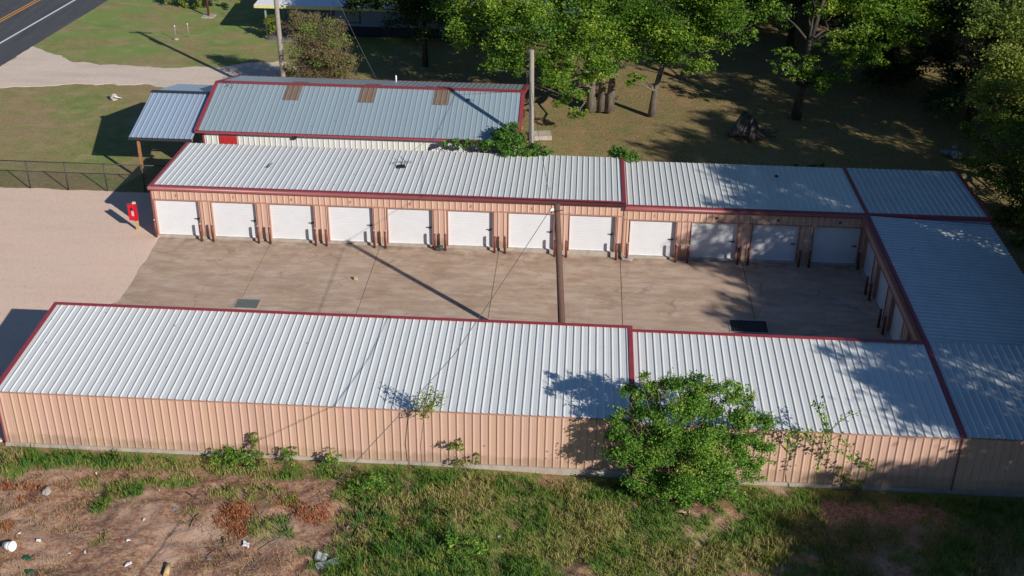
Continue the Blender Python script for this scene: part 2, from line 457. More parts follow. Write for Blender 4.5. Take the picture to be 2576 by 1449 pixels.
# how grassy the cleared land south of the lot is (0 bare earth .. 1 green)
PATCH = []   # (x, y, rx, ry, weight)
def addp(u, v, ru, rv, w=1):
    x, y, _ = G(u, v); PATCH.append((x, y, ru / 62., rv / 30., w))
for a in [(60, 1145, 80, 14), (180, 1150, 120, 14), (280, 1158, 110, 14), (30, 1180, 40, 16), (370, 1168, 60, 12, .8), (450, 1172, 60, 10, .8), (120, 1165, 60, 12), (700, 1195, 90, 8, .8), (480, 1290, 30, 8, .4), (620, 1230, 90, 10, .5), (220, 1210, 35, 10), (300, 1222, 40, 12), (260, 1260, 25, 22), (320, 1235, 40, 16),
          (390, 1210, 50, 8), (460, 1205, 45, 14), (590, 1165, 70, 22), (540, 1160, 60, 14, .7), (660, 1185, 70, 14, .6), (740, 1178, 30, 12), (830, 1190, 50, 14), (570, 1240, 35, 12), (640, 1265, 60, 8, .5),
          (680, 1330, 60, 18, .6), (730, 1260, 18, 10, .8), (900, 1230, 60, 26), (960, 1190, 80, 16), (850, 1300, 20, 8, .6), (910, 1420, 18, 60, .8), (780, 1385, 30, 10, .4), (250, 1360, 20, 8, .5)]:
    addp(*a)
def grassy(x, y):
    x = np.asarray(x, float); y = np.asarray(y, float)
    edge = 13.9 + 2.6 * (fbm(x, y, .5, 3, 9) - .5) + (y + 19) * -.02
    right = sstep(-.9, .9, x - edge)
    n = fbm(x, y, .75, 4, 2)
    g = right * sstep(.34, .56, n + .06)
    for (px_, py_, rx, ry, w) in PATCH:
        d = ((x - px_) / rx) ** 2 + ((y - py_) / ry) ** 2
        g = np.maximum(g, w * sstep(1.25, .45, d + 1.3 * (fbm(x, y, 2.3, 3, 4) - .5)))
    g = np.maximum(g, .95 * sstep(-19.35, -19.0, y) * sstep(.36, .5, fbm(x, y, .9, 3, 31)))
    return np.clip(g, 0, 1)
def hz(x, y):
    x = np.asarray(x, float); y = np.asarray(y, float)
    south = sstep(-18.9, -20.4, y)
    h = (fbm(x, y, .45, 4, 1) - .5) * .55 + (fbm(x, y, 2.6, 3, 7) - .5) * .16
    north = sstep(7, 20, y) * (fbm(x, y, .12, 3, 8) - .5) * .5
    inner = sstep(7, 4, y) * sstep(-20.0, -19.2, y)
    return gz(x) - .05 - .05 * inner + south * h + north * .6 * sstep(12, 20, x) + .02 * (fbm(x, y, 1.5, 3, 3) - .5)
xs = axis([(-700, -60, 40), (-60, -4, 1.4), (-4, 44, .14), (44, 90, 1.5), (90, 700, 40)])
ys = axis([(-600, -60, 40), (-60, -29, 1.2), (-29, -18, .11), (-18, 4, 2), (4, 60, .9), (60, 110, 2), (110, 800, 40)])
X, Y = np.meshgrid(xs, ys)
Z = hz(X, Y)
nx, ny = len(xs), len(ys)
idx = np.arange(nx * ny).reshape(ny, nx)
F = np.stack([idx[:-1, :-1], idx[:-1, 1:], idx[1:, 1:], idx[1:, :-1]], -1).reshape(-1, 4)
me = np_mesh("ground", np.stack([X, Y, Z], -1).reshape(-1, 3), F, M_GROUND, {"grassy": grassy(X, Y).ravel()}, smooth=True)
tag(link("ground", me), kind='structure')

def sheet(name, poly, z, mat, jit=0.0, step=.35, kind='structure', parent=None, thick=.12, seed=1, zf=None):
    r = random.Random(seed); pts = []
    for i in range(len(poly)):
        a = Vector(poly[i][:2]); b = Vector(poly[(i + 1) % len(poly)][:2]); n = max(1, int((b - a).length / step)) if jit else 1
        nr = Vector((-(b - a).y, (b - a).x)).normalized()
        for k in range(n):
            p = a.lerp(b, k / n)
            if jit: p = p + nr * ((float(fbm(p.x, p.y, .6, 4, seed)) - .5) * 3 * jit + r.uniform(-.25, .25) * jit)
            pts.append(p)
    m = MB()
    n = len(pts)
    m.v = [(p.x, p.y, z) for p in pts] + [(p.x, p.y, z - thick) for p in pts]
    m.f = [tuple(range(n))] + [(i, i + n, (i + 1) % n + n, (i + 1) % n) for i in range(n)]
    m.sm = [False] * len(m.f)
    o = m.build(name, mat, parent)
    if parent is None: tag(o, kind=kind)
    return o
# road with its painted lines (runs almost north-south)
def rl(off, y): return (-20.0 + .085 * (y - 26.1) + off, y)
sheet("road", [rl(.0, 160), rl(-18, 160), rl(-18, -80), rl(.0, -80)], -.024, M_ASPH, thick=.2)
def stripe(o0, o1, mat):
    o = sheet("road_marking", [rl(o1, 160), rl(o0, 160), rl(o0, -80), rl(o1, -80)], -.020, mat, thick=.002)
stripe(-2.85, -2.67, M_PAINTW); stripe(-6.02, -5.86, M_PAINTY); stripe(-5.70, -5.54, M_PAINTY); stripe(-9.3, -9.12, M_PAINTW)
sheet("driveway", [rl(.0, 31)[:2], (-16.8, 28.6), (-15.2, 27.5), (-9, 27.0), (-4.5, 27.4), (-.5, 29.2), (3, 28.5), (3.4, 22.5), (0, 21.0), (-2.6, 19.8), (-5.5, 22.2), (-8.5, 23.3), (-14, 22.7), rl(.0, 20.6)[:2]], -.028, M_DRIVE, .3, thick=.3, seed=3)
sheet("gravel_lot", [(-40, 5.35), (.1, 5.35), (.1, 0), (.1, -.3), (.35, -7), (-.6, -7.8), (-.3, -12), (-.2, -18.1), (-1.2, -18.9), (-3, -19.3), (-40, -19.6)], -.028, M_GRAVEL, .12, thick=.3, seed=5)
# carport floor beside the grey building
sheet("patio", [(-1.6, 8.0), (.2, 8.0), (.2, 15.5), (-1.6, 15.5)], -.006, M_CONC, .03, thick=.3, seed=6)

# courtyard: concrete slabs with recessed joints
yard = empty("courtyard", kind='structure')
cuts = [.05, 6.05, 11.75, 17.9, 24.15, 30.35, 36.4]
rows = [(-.12, -6.25), (-6.25, -12.6)]
for i in range(6):
    for (ya, yb) in rows:
        m = MB(); g = .014
        x0, x1 = cuts[i] + g, cuts[i + 1] - g
        if i == 0: x0 = .1
        z0, z1 = float(gz(x0)) - .03, float(gz(x1)) - .03
        n = 4 if i in (2, 3) else 1
        c = [(x0 + (x1 - x0) * k / 4, float(gz(x0 + (x1 - x0) * k / 4)) - .03) for k in range(5)]
        for k in range(4):
            (a, za), (b_, zb) = c[k], c[k + 1]
            m.face([(a, yb + g * .5, za), (b_, yb + g * .5, zb), (b_, ya - g * .5, zb), (a, ya - g * .5, za)])
            m.face([(a, yb + g * .5, za - .1), (b_, yb + g * .5, zb - .1), (b_, yb + g * .5, zb), (a, yb + g * .5, za)])
            m.face([(b_, ya - g * .5, zb - .1), (a, ya - g * .5, za - .1), (a, ya - g * .5, za), (b_, ya - g * .5, zb)])
        m.face([(x0, ya - g * .5, z0 - .1), (x0, yb + g * .5, z0 - .1), (x0, yb + g * .5, z0), (x0, ya - g * .5, z0)])
        m.face([(x1, yb + g * .5, z1 - .1), (x1, ya - g * .5, z1 - .1), (x1, ya - g * .5, z1), (x1, yb + g * .5, z1)])
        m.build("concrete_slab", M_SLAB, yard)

# ------------------------------------------------------------------ ribbed metal panels
_pc = {}
def panel_mesh(w, L, off, mat, cut=0.0, rib=.030):
    """ribbed sheet: x across, y along, z out; off = rib phase; cut = extra length at x = w (sloping top)"""
    key = (round(w, 3), round(L, 3), round(off, 3), mat.name, round(cut, 3), rib)
    if key in _pc: return _pc[key]
    prof = [(0, 0.0)]
    k = math.floor((0 - off) / .3048) - 1
    while True:
        c = k * .3048 + off
        if c - .04 > w: break
        for dx, z in ((-.030, 0), (-.014, rib), (.014, rib), (.030, 0), (.100, 0), (.110, .003), (.120, 0), (.180, 0), (.190, .003), (.200, 0)):
            x = c + dx
            if 0.001 < x < w - .001: prof.append((x, z))
        k += 1
    prof.append((w, 0.0))
    n = len(prof)
    V = [(x, 0, z) for x, z in prof] + [(x, L + cut * x / w, z) for x, z in prof]
    F = [(i, i + 1, i + 1 + n, i + n) for i in range(n - 1)]
    me = np_mesh("ribbed_sheet", V, F, mat)
    _pc[key] = me
    return me

def frame_mat(o, x, y, z):
    return Matrix(((x[0], y[0], z[0], o[0]), (x[1], y[1], z[1], o[1]), (x[2], y[2], z[2], o[2]), (0, 0, 0, 1)))

ORD = ["first", "second", "third", "fourth", "fifth", "sixth", "seventh", "eighth", "ninth", "tenth", "eleventh", "twelfth"]
_dc = {}
def door_mesh(w, h):
    key = (round(w, 3), round(h, 3))
    if key in _dc: return _dc[key]
    n = 22; V = []; rows_ = []
    for i in range(n):
        z0 = h * i / n; d = h / n
        rows_ += [(z0, 0.0), (z0 + d * .18, -.006), (z0 + d * .72, -.006), (z0 + d * .9, .0)]
    rows_.append((h, 0))
    V = [(0, y, z) for z, y in rows_] + [(w, y, z) for z, y in rows_]
    k = len(rows_)
    F = [(i, i + k, i + 1 + k, i + 1) for i in range(k - 1)]
    _dc[key] = np_mesh("curtain", V, F, M_DOOR)
    return _dc[key]
def text_mesh(ch, size):
    cu = bpy.data.curves.new("digit", 'FONT'); cu.body = ch; cu.size = size; cu.extrude = .004; cu.align_x = 'CENTER'
    ob = bpy.data.objects.new("digit", cu); COL.objects.link(ob)
    dg = bpy.context.evaluated_depsgraph_get()
    me = bpy.data.meshes.new_from_object(ob.evaluated_get(dg))
    bpy.data.objects.remove(ob)
    me.materials.clear(); me.materials.append(M_JAMB)
    return me

def storage(label, origin, rz, U, D, zh, zl, doors=(), dh=2.09, ends=(1, 1), rake=(1, 1), front='gutter', base=0.0, wallmat=None, lowwall=True, dignums=None, frontwall=True, phase=.15, ends_panel=(1, 1), rib=.030, roofmat=None):
    wallmat = wallmat or M_WALL
    root = empty("storage_building", (origin[0], origin[1], base), rz, label, "storage building")
    sl_ = math.atan2(zh - zl, D)
    cs, sn = math.cos(sl_), math.sin(sl_)
    oh = .07
    # unseen solid core added to keep light out; slab
    m = MB()
    a, b_ = .22, D - .04
    za, zb = zh - .09 - (zh - zl) * a / D, zh - .09 - (zh - zl) * b_ / D
    V = [(.04, a, .0), (U - .04, a, 0), (U - .04, b_, 0), (.04, b_, 0), (.04, a, za), (U - .04, a, za), (U - .04, b_, zb), (.04, b_, zb)]
    m.v = V; m.f = [(4, 5, 6, 7), (0, 1, 5, 4), (1, 2, 6, 5), (2, 3, 7, 6), (3, 0, 4, 7)]; m.sm = [False] * 5
    m.build("frame", M_SHELL, root)
    MB().box(-.05 if ends[0] else 0.0, U + (.05 if ends[1] else -.005), -.05, D + .07, -.6, .05).build("foundation", M_CONC, root)
    # roof sheets
    n = int(math.ceil(U / .9144)); L = (D + oh) / cs
    for i in range(n):
        u0 = i * .9144; w = min(.9144 + (.012 if i < n - 1 else 0), U - u0)
        if w < .05: continue
        mw = frame_mat((u0, -.02, zh + .002 * (i % 2)), (1, 0, 0), (0, cs, -sn), (0, sn, cs))
        link("roof_panel", panel_mesh(w, L + .02, phase, roofmat or M_ROOF, 0, rib), root, mw)
    # low back wall
    if lowwall:
        for i in range(n):
            u0 = i * .9144; w = min(.9144 + (.012 if i < n - 1 else 0), U - u0)
            if w < .05: continue
            mw = frame_mat((u0 + w, D + .002 * (i % 2), .06), (-1, 0, 0), (0, 0, 1), (0, 1, 0))
            link("wall_panel", panel_mesh(w, zl - .10, phase, wallmat), root, mw)
        MB().box(0, U, D + .001, D + .045, zl - .09, zl - .035).build("eave_trim", M_JAMB, root)
    # door wall
    if frontwall:
        for i in range(n):
            u0 = i * .9144; w = min(.9144 + (.012 if i < n - 1 else 0), U - u0)
            if w < .05: continue
            z0 = dh + .02 if doors else .06
            mw = frame_mat((u0, -.002 * (i % 2), z0), (1, 0, 0), (0, 0, 1), (0, -1, 0))
            link("wall_panel", panel_mesh(w, zh - .05 - z0, phase, wallmat), root, mw)
        MB().box(0, U, -.05, .2, dh - .022, dh + .018).build("head_trim", M_JAMB, root)
        edges = [0.0] + [e for d in doors for e in d] + [U]
        for k in range(0, len(edges), 2):
            if not doors: break
            a, b_ = edges[k], edges[k + 1]
            if b_ - a < .04: continue
            mw = frame_mat((a + .03 * (k > 0), -.001, .03), (1, 0, 0), (0, 0, 1), (0, -1, 0))
            link("wall_panel", panel_mesh(b_ - a - .03 * (k > 0) - .03 * (k < len(edges) - 2), dh - .055, (phase - a) % .3048, wallmat), root, mw)
        for di, (a, b_) in enumerate(doors):
            d = link("roll_up_door", door_mesh(b_ - a - .06, dh - .03), root, Matrix.Translation((a + .03, .16, .02)))
            MB().box(0, b_ - a - .06, -.035, -.013, 0, .05).build("bottom_bar", M_WHITEP, d)
            lt = MB().box(-.13, .13, -.05, -.013, -.02, .02).box(.02, .08, -.075, -.05, -.05, .05).build("latch", M_DARK, d)
            lt.location = (b_ - a - .26, 0, .98)
            MB().box(a, a + .03, -.045, .2, 0, dh - .022).build("door_jamb", M_JAMB, root)
            MB().box(b_ - .03, b_, -.045, .2, 0, dh - .022).build("door_jamb", M_JAMB, root)
            if dignums and dignums[di]:
                if dignums[di] == '#':
                    MB().box(-.05, .05, 0, .012, -.06, .06).build("number_plate", M_DARK, root, Matrix.Translation(((a + b_) / 2 + .05, -.05, dh + .26)))
                else:
                    link("unit_number", text_mesh(dignums[di], .2), root, frame_mat(((a + b_) / 2 + .05, -.045, dh + .19), (1, 0, 0), (0, 0, 1), (0, -1, 0)))
    # high-side trim
    if front == 'gutter':
        m = MB(); pr = [(-.02, .05), (-.14, .055), (-.205, .02), (-.22, -.05), (-.20, -.12), (-.14, -.155), (-.02, -.155)]
        b0 = len(m.v)
        for u in (-.09 if rake[0] else 0.0, U + (.09 if rake[1] else 0.0)):
            m.v += [(u, y - .02, zh + z) for y, z in pr]
        k = len(pr)
        for i in range(k): m.f.append((i, (i + 1) % k, (i + 1) % k + k, i + k)); m.sm.append(i not in (5, 6))
        m.f += [tuple(range(k)), tuple(reversed(range(k, 2 * k)))]; m.sm += [False, False]
        m.build("gutter", M_GUTTER, root)
        MB().box(-.02, U + .02, -.045, .10, zh + .052, zh + .062).build("ridge_flashing", M_RED, root)
    elif front == 'flash':
        MB().box(-.06, U + .06, -.06, .13, zh + .036, zh + .052).box(-.06, U + .06, -.075, -.06, zh - .12, zh + .052).build("ridge_flashing", M_RED, root)
    # rakes and end walls
    for s_, u in ((0, 0.0), (1, U)):
        if rake[s_]:
            so_ = -1 if s_ == 0 else 1
            m = MB(); a = Vector((u + so_ * .0, -.06, zh + .044)); b_ = Vector((u, D + oh - .01, zl + .046 - oh * sn))
            m.beam(a, b_, .17, .02)
            m.beam(a + Vector((so_ * .085, 0, -.09)), b_ + Vector((so_ * .085, 0, -.09)), .02, .2)
            m.build("rake_trim", M_RED, root)
        if ends[s_]:
            so_ = -1 if s_ == 0 else 1
            k = int(D / .9144) + 1
            if ends_panel[s_]:
                for i in range(k):
                    v0 = i * .9144; w = min(.9144, D - v0)
                    if w < .05: continue
                    za = zh - (zh - zl) * v0 / D - .07; zb = zh - (zh - zl) * (v0 + w) / D - .07
                    if s_ == 0:
                        mw = frame_mat((u - .001, v0 + w, .06), (0, -1, 0), (0, 0, 1), (-1, 0, 0)); me = panel_mesh(w, zb - .06, phase, wallmat, za - zb)
                    else:
                        mw = frame_mat((u + .001, v0, .06), (0, 1, 0), (0, 0, 1), (1, 0, 0)); me = panel_mesh(w, za - .06, phase, wallmat, zb - za)
                    link("wall_panel", me, root, mw)
            MB().box(u - .05 * (s_ == 0) - .0, u + .05 * (s_ == 1) + .0, -.05, .06, .05, zh - .12).build("corner_trim", M_JAMB if s_ else M_GUTTER, root)
            MB().box(u - .05 * (s_ == 0) - .0, u + .05 * (s_ == 1) + .0, D - .06, D + .05, .05, zl - .1).build("corner_trim", M_GUTTER, root)
    return root

W = 12.32; D1 = 6.36; D2 = 6.07
ZH, ZL1, ZL2 = 2.815, 2.62, 2.45
XJ, XE, X3 = 24.2, 36.28, 42.3
DZ = -.165
DW = 2.36
cent = [1.23, 4.20, 7.21, 10.26, 13.33, 16.43, 19.54, 22.65, 25.72, 28.82, 31.88, 34.94]
dr1 = [(c - DW / 2 + .0, c + DW / 2) for c in cent[:8]]
dr2 = [(c - DW / 2 - XJ, c + DW / 2 - XJ) for c in cent[8:]]
far_long = storage("long salmon storage row with eight white roll-up doors along the far side of the courtyard", (0, 0), 0, XJ, D1, ZH, ZL1, dr1, dh=2.10, rake=(1, 1), ends=(1, 1), dignums=["8", "7", "8", "6", "8", "8", "8", None])
far_short = storage("shorter, lower salmon storage row with four white doors, far side, partly in tree shade", (XJ + .06, 0), 0, XE - XJ - .06, D1, ZH, ZL1, [(a - .06, b - .06) for a, b in dr2], dh=2.10, base=DZ, ends=(0, 0), rake=(0, 1), dignums=["2", "#", "#", "#"])
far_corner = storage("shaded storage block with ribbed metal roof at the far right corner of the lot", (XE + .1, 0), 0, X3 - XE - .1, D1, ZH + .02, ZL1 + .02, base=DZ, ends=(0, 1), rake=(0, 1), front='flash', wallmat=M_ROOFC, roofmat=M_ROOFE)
ed = [(.35, 2.7), (3.45, 5.8), (6.65, 9.0), (9.85, 12.1)]
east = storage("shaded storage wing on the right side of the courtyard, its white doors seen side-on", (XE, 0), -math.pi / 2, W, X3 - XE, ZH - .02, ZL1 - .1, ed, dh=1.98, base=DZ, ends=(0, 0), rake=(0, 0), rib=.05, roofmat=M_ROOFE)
near_long = storage("longest storage row in the foreground, white ribbed roof over a blank salmon back wall", (XJ, -W), math.pi, XJ + .0, D2, ZH, ZL2, front='flash', rake=(1, 1), ends=(1, 1))
near_short = storage("foreground storage row right of the red roof joint, behind the big green shrub", (XE, -W), math.pi, XE - XJ - .1, D2, ZH, ZL2, front='flash', base=DZ, rake=(0, 0), ends=(0, 0))
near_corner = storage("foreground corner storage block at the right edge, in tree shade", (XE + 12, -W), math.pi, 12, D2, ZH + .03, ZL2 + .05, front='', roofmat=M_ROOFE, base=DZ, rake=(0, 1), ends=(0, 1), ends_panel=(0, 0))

# ------------------------------------------------------------------ bollards
def bollard():
    r = empty("bollard")
    MB().tube([(0, 0, -.1), (0, 0, .98)], .062, 12).build("pipe", M_BOLL, r)
    MB().tube([(0, 0, .98), (0, 0, 1.0), (0, 0, 1.03)], [.062, .055, .02], 12).build("cap", M_CAP, r)
    return r
def dup(root, loc, label, group=None, rz=None):
    r = root.copy(); COL.objects.link(r); r.location = loc; r['label'] = label
    if group: r['group'] = group
    if rz is not None: r.rotation_euler = (0, 0, rz)
    for ch in root.children:
        c = ch.copy(); COL.objects.link(c); c.parent = r
        for g in ch.children:
            d = g.copy(); COL.objects.link(d); d.parent = c
    return r
spots = [(-.02, -.12, "brown bollard against the left corner of the far long storage row")]
BL = [0, 3.08, 6.07, 9.01, 12.07, 15.17, 18.23, 21.37, 24.46, 27.54, 30.6, 33.67]
BR = [2.47, 5.47, 8.45, 11.5, 14.62, 17.7, 20.78, 23.92, 26.95, 30.08, 33.15, 36.12]
for i in range(12):
    z = 0
    if i > 0 or False: spots.append((BL[i], -.40, "brown bollard at the left edge of the %s white door from the left" % ORD[i]))
    spots.append((BR[i], -.40, "brown bollard at the right edge of the %s white door from the left" % ORD[i]))
for (x, y, w) in ((36.0, -3.05, "upper bollard of the far pair by the shaded right-hand doors"), (36.07, -3.65, "lower bollard of the far pair by the shaded right-hand doors"),
                  (36.0, -6.2, "upper bollard of the near pair by the shaded right-hand doors"), (36.07, -6.85, "lower bollard of the near pair by the shaded right-hand doors")):
    spots.append((x, y, w))
b0 = bollard()
for i, (x, y, lab) in enumerate(spots):
    loc = (x, y, float(gz(x)) - .03)
    if i == 0:
        b0.location = loc; tag(b0, lab, "bollard", "bollards guarding the storage doors")
    else: dup(b0, loc, lab)

# ------------------------------------------------------------------ grey-roofed building behind, its lean-to roof
def gable(name, label, cat, x0, x1, y0, w, he, r, roofm, wallm, ridge_m, sky=(), walls=True, rakem=None, inset=.3, doorx=None):
    root = empty(name, (x0, y0, 0), 0, label, cat)
    U = x1 - x0; sl_ = math.atan2(r, w); cs, sn = math.cos(sl_), math.sin(sl_); L = w / cs
    n = int(math.ceil(U / .9144))
    for side in (0, 1):
        for i in range(n):
            u0 = i * .9144; ww = min(.9144 + (.012 if i < n - 1 else 0), U - u0)
            if ww < .05: continue
            if side == 0: mw = frame_mat((u0, 0, he + .002 * (i % 2)), (1, 0, 0), (0, cs, sn), (0, -sn, cs))
            else: mw = frame_mat((u0 + ww, 2 * w, he + .002 * (i % 2)), (-1, 0, 0), (0, -cs, sn), (0, sn, cs))
            link("roof_panel", panel_mesh(ww, L - .01, .15, roofm, 0, .017 if roofm == M_ROOFM else .026), root, mw)
    m = MB(); m.beam((-.05, w - .09, he + r + .030), (U + .05, w - .09, he + r + .030), .2, .02); m.beam((-.05, w + .09, he + r + .032), (U + .05, w + .09, he + r + .032), .2, .02)
    m.build("ridge_cap", ridge_m, root)
    if rakem:
        for u in (0, U):
            for side in (0, 1):
                a = Vector((u, -.03 if side == 0 else 2 * w + .03, he - .02)); b_ = Vector((u, w + (-.01 if side == 0 else .01), he + r))
                so_ = -1 if u == 0 else 1
                m = MB().beam(a + Vector((0, 0, .045)), b_ + Vector((0, 0, .045)), .2, .02).beam(a + Vector((so_ * .1, 0, -.05)), b_ + Vector((so_ * .1, 0, -.05)), .02, .2)
                m.build("rake_trim", rakem, root)
        MB().box(-.08, U + .08, -.12, -.012, he - .11, he - .012).build("gutter", rakem, root)
        MB().box(-.08, U + .08, 2 * w + .012, 2 * w + .12, he - .11, he - .012).build("gutter", rakem, root)
    if walls:
        m = MB(); a = inset
        za = he + r * a / w - .08
        m.v = [(a, a + .05, 0), (U - a, a + .05, 0), (U - a, 2 * w - a, 0), (a, 2 * w - a, 0), (a, a + .05, za), (U - a, a + .05, za), (U - a, 2 * w - a, za), (a, 2 * w - a, za), (a, w, he + r - .08), (U - a, w, he + r - .08)]
        m.f = [(0, 1, 5, 4), (1, 2, 6, 9, 5), (2, 3, 7, 6), (3, 0, 4, 8, 7), (4, 5, 9, 8), (8, 9, 6, 7)]; m.sm = [False] * 6
        m.build("frame", M_WHITEW, root)
        nw = int(math.ceil((U - 2 * a) / .9144))
        for i in range(nw):
            u0 = a + i * .9144; ww = min(.9144 + (.012 if i < nw - 1 else 0), U - a - u0)
            if ww > .05: link("wall_panel", panel_mesh(ww, za - .1, .15, wallm), root, frame_mat((u0, a - .002 * (i % 2), .05), (1, 0, 0), (0, 0, 1), (0, -1, 0)))
        for u in (a - .02, U - a + .02):
            MB().box(u - .05, u + .05, a - .05, a + .08, 0, za).build("corner_trim", rakem, root)
        # gable ends
        for (u, s_) in ((a, -1), (U - a, 1)):
            k = int(math.ceil((2 * w - 2 * a) / .9144))
            for i in range(k):
                v0 = a + .06 + i * .9144; ww = min(.9144, 2 * w - a - v0)
                if ww < .05: continue
                h = lambda v: he + r * (1 - abs(v - w) / w) - .10
                z0_, z1_ = h(v0), h(v0 + ww)
                if s_ > 0: mw = frame_mat((u + .002, v0, .05), (0, 1, 0), (0, 0, 1), (1, 0, 0)); me = panel_mesh(ww, z0_ - .05, .15, wallm, z1_ - z0_)
                else: mw = frame_mat((u - .002, v0 + ww, .05), (0, -1, 0), (0, 0, 1), (-1, 0, 0)); me = panel_mesh(ww, z1_ - .05, .15, wallm, z0_ - z1_)
                link("wall_panel", me, root, mw)
        if doorx:
            d = MB().box(0, 1.0, -.03, 0, 0, 2.7)
            for q in (.25, .5, .75): d.box(q - .012, q + .012, -.042, -.03, 0, 2.7)
            d.build("door", M_SIGNR, root, Matrix.Translation((doorx, a - .045, .08)))
            MB().box(-.12, .12, -.16, 0, -.06, .06).build("wall_light", M_DARK, root, Matrix.Translation((doorx + 4.3, a - .02, he - .35)))
    for (u, wd, ln) in sky:
        for side in (0, 1):
            # fibreglass sheet lying on the ribs
            zz = .032
            if side == 0:
                d0 = w - .12 - ln
                mw = frame_mat((u, d0 * 1, he + r * d0 / w + zz), (1, 0, 0), (0, cs, sn), (0, -sn, cs))
            else:
                d0 = w - .12 - ln
                mw = frame_mat((u + wd, 2 * w - d0, he + r * d0 / w + zz), (-1, 0, 0), (0, -cs, sn), (0, sn, cs))
            link("skylight_panel", panel_mesh(wd, ln / cs, .15, M_SKYL, 0, .02), root, mw)
    return root
M_SIGNR = simple("red_door", (.42, .03, .03), .5)
gb = gable("metal_building", "grey gabled metal building with red trim and brown skylights behind the storage rows", "metal building",
           .3, 18.45, 7.15, 4.72, 3.1, 1.22, M_ROOFM, M_WHITEW, M_RED, sky=((4.25, .92, 1.5), (8.65, .92, 1.5), (13.0, .92, 1.5)), rakem=M_RED, doorx=1.2)
MB().tube([(0, 0, 0), (0, 0, .5)], .045, 8).build("vent_pipe", M_WHITEP, gb, Matrix.Translation((10.0, 9.0, 3.1)))
m = MB().tube([(0, 0, 0), (0, 0, .7)], .015, 5).tube([(-.5, 0, .65), (.5, 0, .6)], .012, 5).tube([(0, 0, .3), (-.5, .1, 0)], .01, 4)
for q in range(5): m.tube([(-.4 + q * .2, -.2, .64), (-.4 + q * .2, .2, .64)], .008, 4)
tag(m.build("antenna", M_WIRE, None, Matrix.Translation((1.35, 11.2, 4.2))), "thin broken TV antenna at the left end of the red ridge", "antenna")
# blue scrap on the roof
bz = 3.1 + 1.22 * (3.7 / 4.72)
t = blob("cloth_scrap", M_BLUEP, (15.35, 10.85, bz + .04), (.22, .14, .05), 4); tag(t, "small blue scrap lying on the grey roof right of the last skylight", "scrap")

cp = gable("carport", "blue-grey ribbed carport roof with black ridge and wooden posts left of the grey building", "carport",
           -3.45, .18, 6.65, 4.5, 2.75, 1.1, M_ROOFC, M_WHITEW, M_BLACK, walls=False)
MB().box(-.03, 3.6, -.06, -.0, -.14, -.01).build("fascia", M_BLACK, cp, Matrix.Translation((0, 0, 2.75)))
MB().box(-.03, 3.6, .0, .06, -.14, -.01).build("fascia", M_BLACK, cp, Matrix.Translation((0, 9.0, 2.75)))
for (x, y) in ((.42, .25), (.42, 8.7), (3.2, .25), (3.2, 8.7)):
    MB().box(-.07, .07, -.07, .07, 0, 2.72).build("post", M_WOOD2, cp, Matrix.Translation((x, y, 0)))
for y in (.25, 8.7): MB().box(.2, 3.55, -.05, .05, 2.5, 2.66).build("beam", M_WOOD2, cp, Matrix.Translation((0, y, 0)))

# ------------------------------------------------------------------ poles and cables
def pole(name, label, base, top, r0, r1, mat):
    o = empty(name, base, 0, label, "utility pole")
    d = Vector(top) - Vector(base)
    MB().tube([d * (k / 6) + Vector((0, 0, -.2 if k == 0 else 0)) for k in range(7)], [r0 + (r1 - r0) * k / 6 for k in range(7)], 12).build("shaft", mat, o)
    return o, d
p1b = Vector((21.5, -10.8, -.15)); p1t = Vector(P(1401, 512, -10.8))
o1, d1 = pole("utility_pole", "brown wooden pole standing in the courtyard behind the foreground roof", p1b, p1t, .17, .12, M_POLEB)
MB().tube([d1 + Vector((-.12, 0, -.25)), d1 + Vector((-.3, -.05, -.3))], [.05, .07], 8).build("insulator", M_WHITEP, o1)
MB().tube([d1 + Vector((-.25, -.15, -.35)), d1 + Vector((.28, -.15, -.2))], .02, 6).build("bracket", M_DARK, o1)
p2b = Vector((19.22, 6.9, -.1)); p2t = Vector(P(1338, 125, 6.9))
o2, d2 = pole("utility_pole", "grey weathered pole at the right end of the grey metal building", p2b, p2t, .17, .12, M_POLE)
MB().tube([d2 + Vector((-.13, -.05, -.5)), d2 + Vector((-.42, -.05, -.55))], .03, 6).build("bracket", M_DARK, o2)
MB().tube([Vector((.0, -.16, 1)), d2 * .6 + Vector((0, -.16, 0)), d2 * .9 + Vector((-.1, -.14, 0))], .018, 5).build("ground_wire", M_WIRE, o2)
p3b = Vector((2.1, 20.4, -.1)); p3t = Vector((2.1 - .1, 20.4, 10.3))
o3, d3 = pole("utility_pole", "tall grey pole rising past the top of the frame left of the brown bush", p3b, p3t, .19, .13, M_POLE)
MB().beam(d3 + Vector((-.9, .1, -.25)), d3 + Vector((.9, .1, -.25)), .1, .12).build("crossarm", M_POLE, o3)
MB().tube([d3 + Vector((.2, -.28, -1.9)), d3 + Vector((.2, -.28, -1.0))], .22, 12).build("transformer", M_GREYMETAL, o3)
def cable(label, pts, sag=.0, r=.013, seg=14):
    a = [Vector(p) for p in pts]; out = []
    for i in range(len(a) - 1):
        for k in range(seg + (i == len(a) - 2)):
            t = k / seg; p = a[i].lerp(a[i + 1], t); p.z -= sag * 4 * t * (1 - t); out.append(p)
    return tag(MB().tube(out, r, 5, False).build("cable", M_WIRE), label, "cable")
att1 = Vector(P(1388, 521, -10.85))
cable("long cable running from the courtyard pole over the foreground roof to the lower left", [att1, (17.6, -19.0, 5.25), (14.18, -25.39, 3.9), (6.1, -36.8, .2)], .05, .014)
cable("cable sagging between the courtyard pole and the grey pole behind", [att1, P(1330, 178, 6.9)], .25, .012)
cable("cable dropping from the grey pole to the roof ridge corner", [P(1330, 178, 6.9), (18.6, 11.9, 4.4)], .02, .014)
cable("service cable descending to the back of the grey roof past the brown bush", [(2.0, 20.4, 9.6), P(850, 0, 19), (9.0, 16.6, 3.15)], .1, .012)
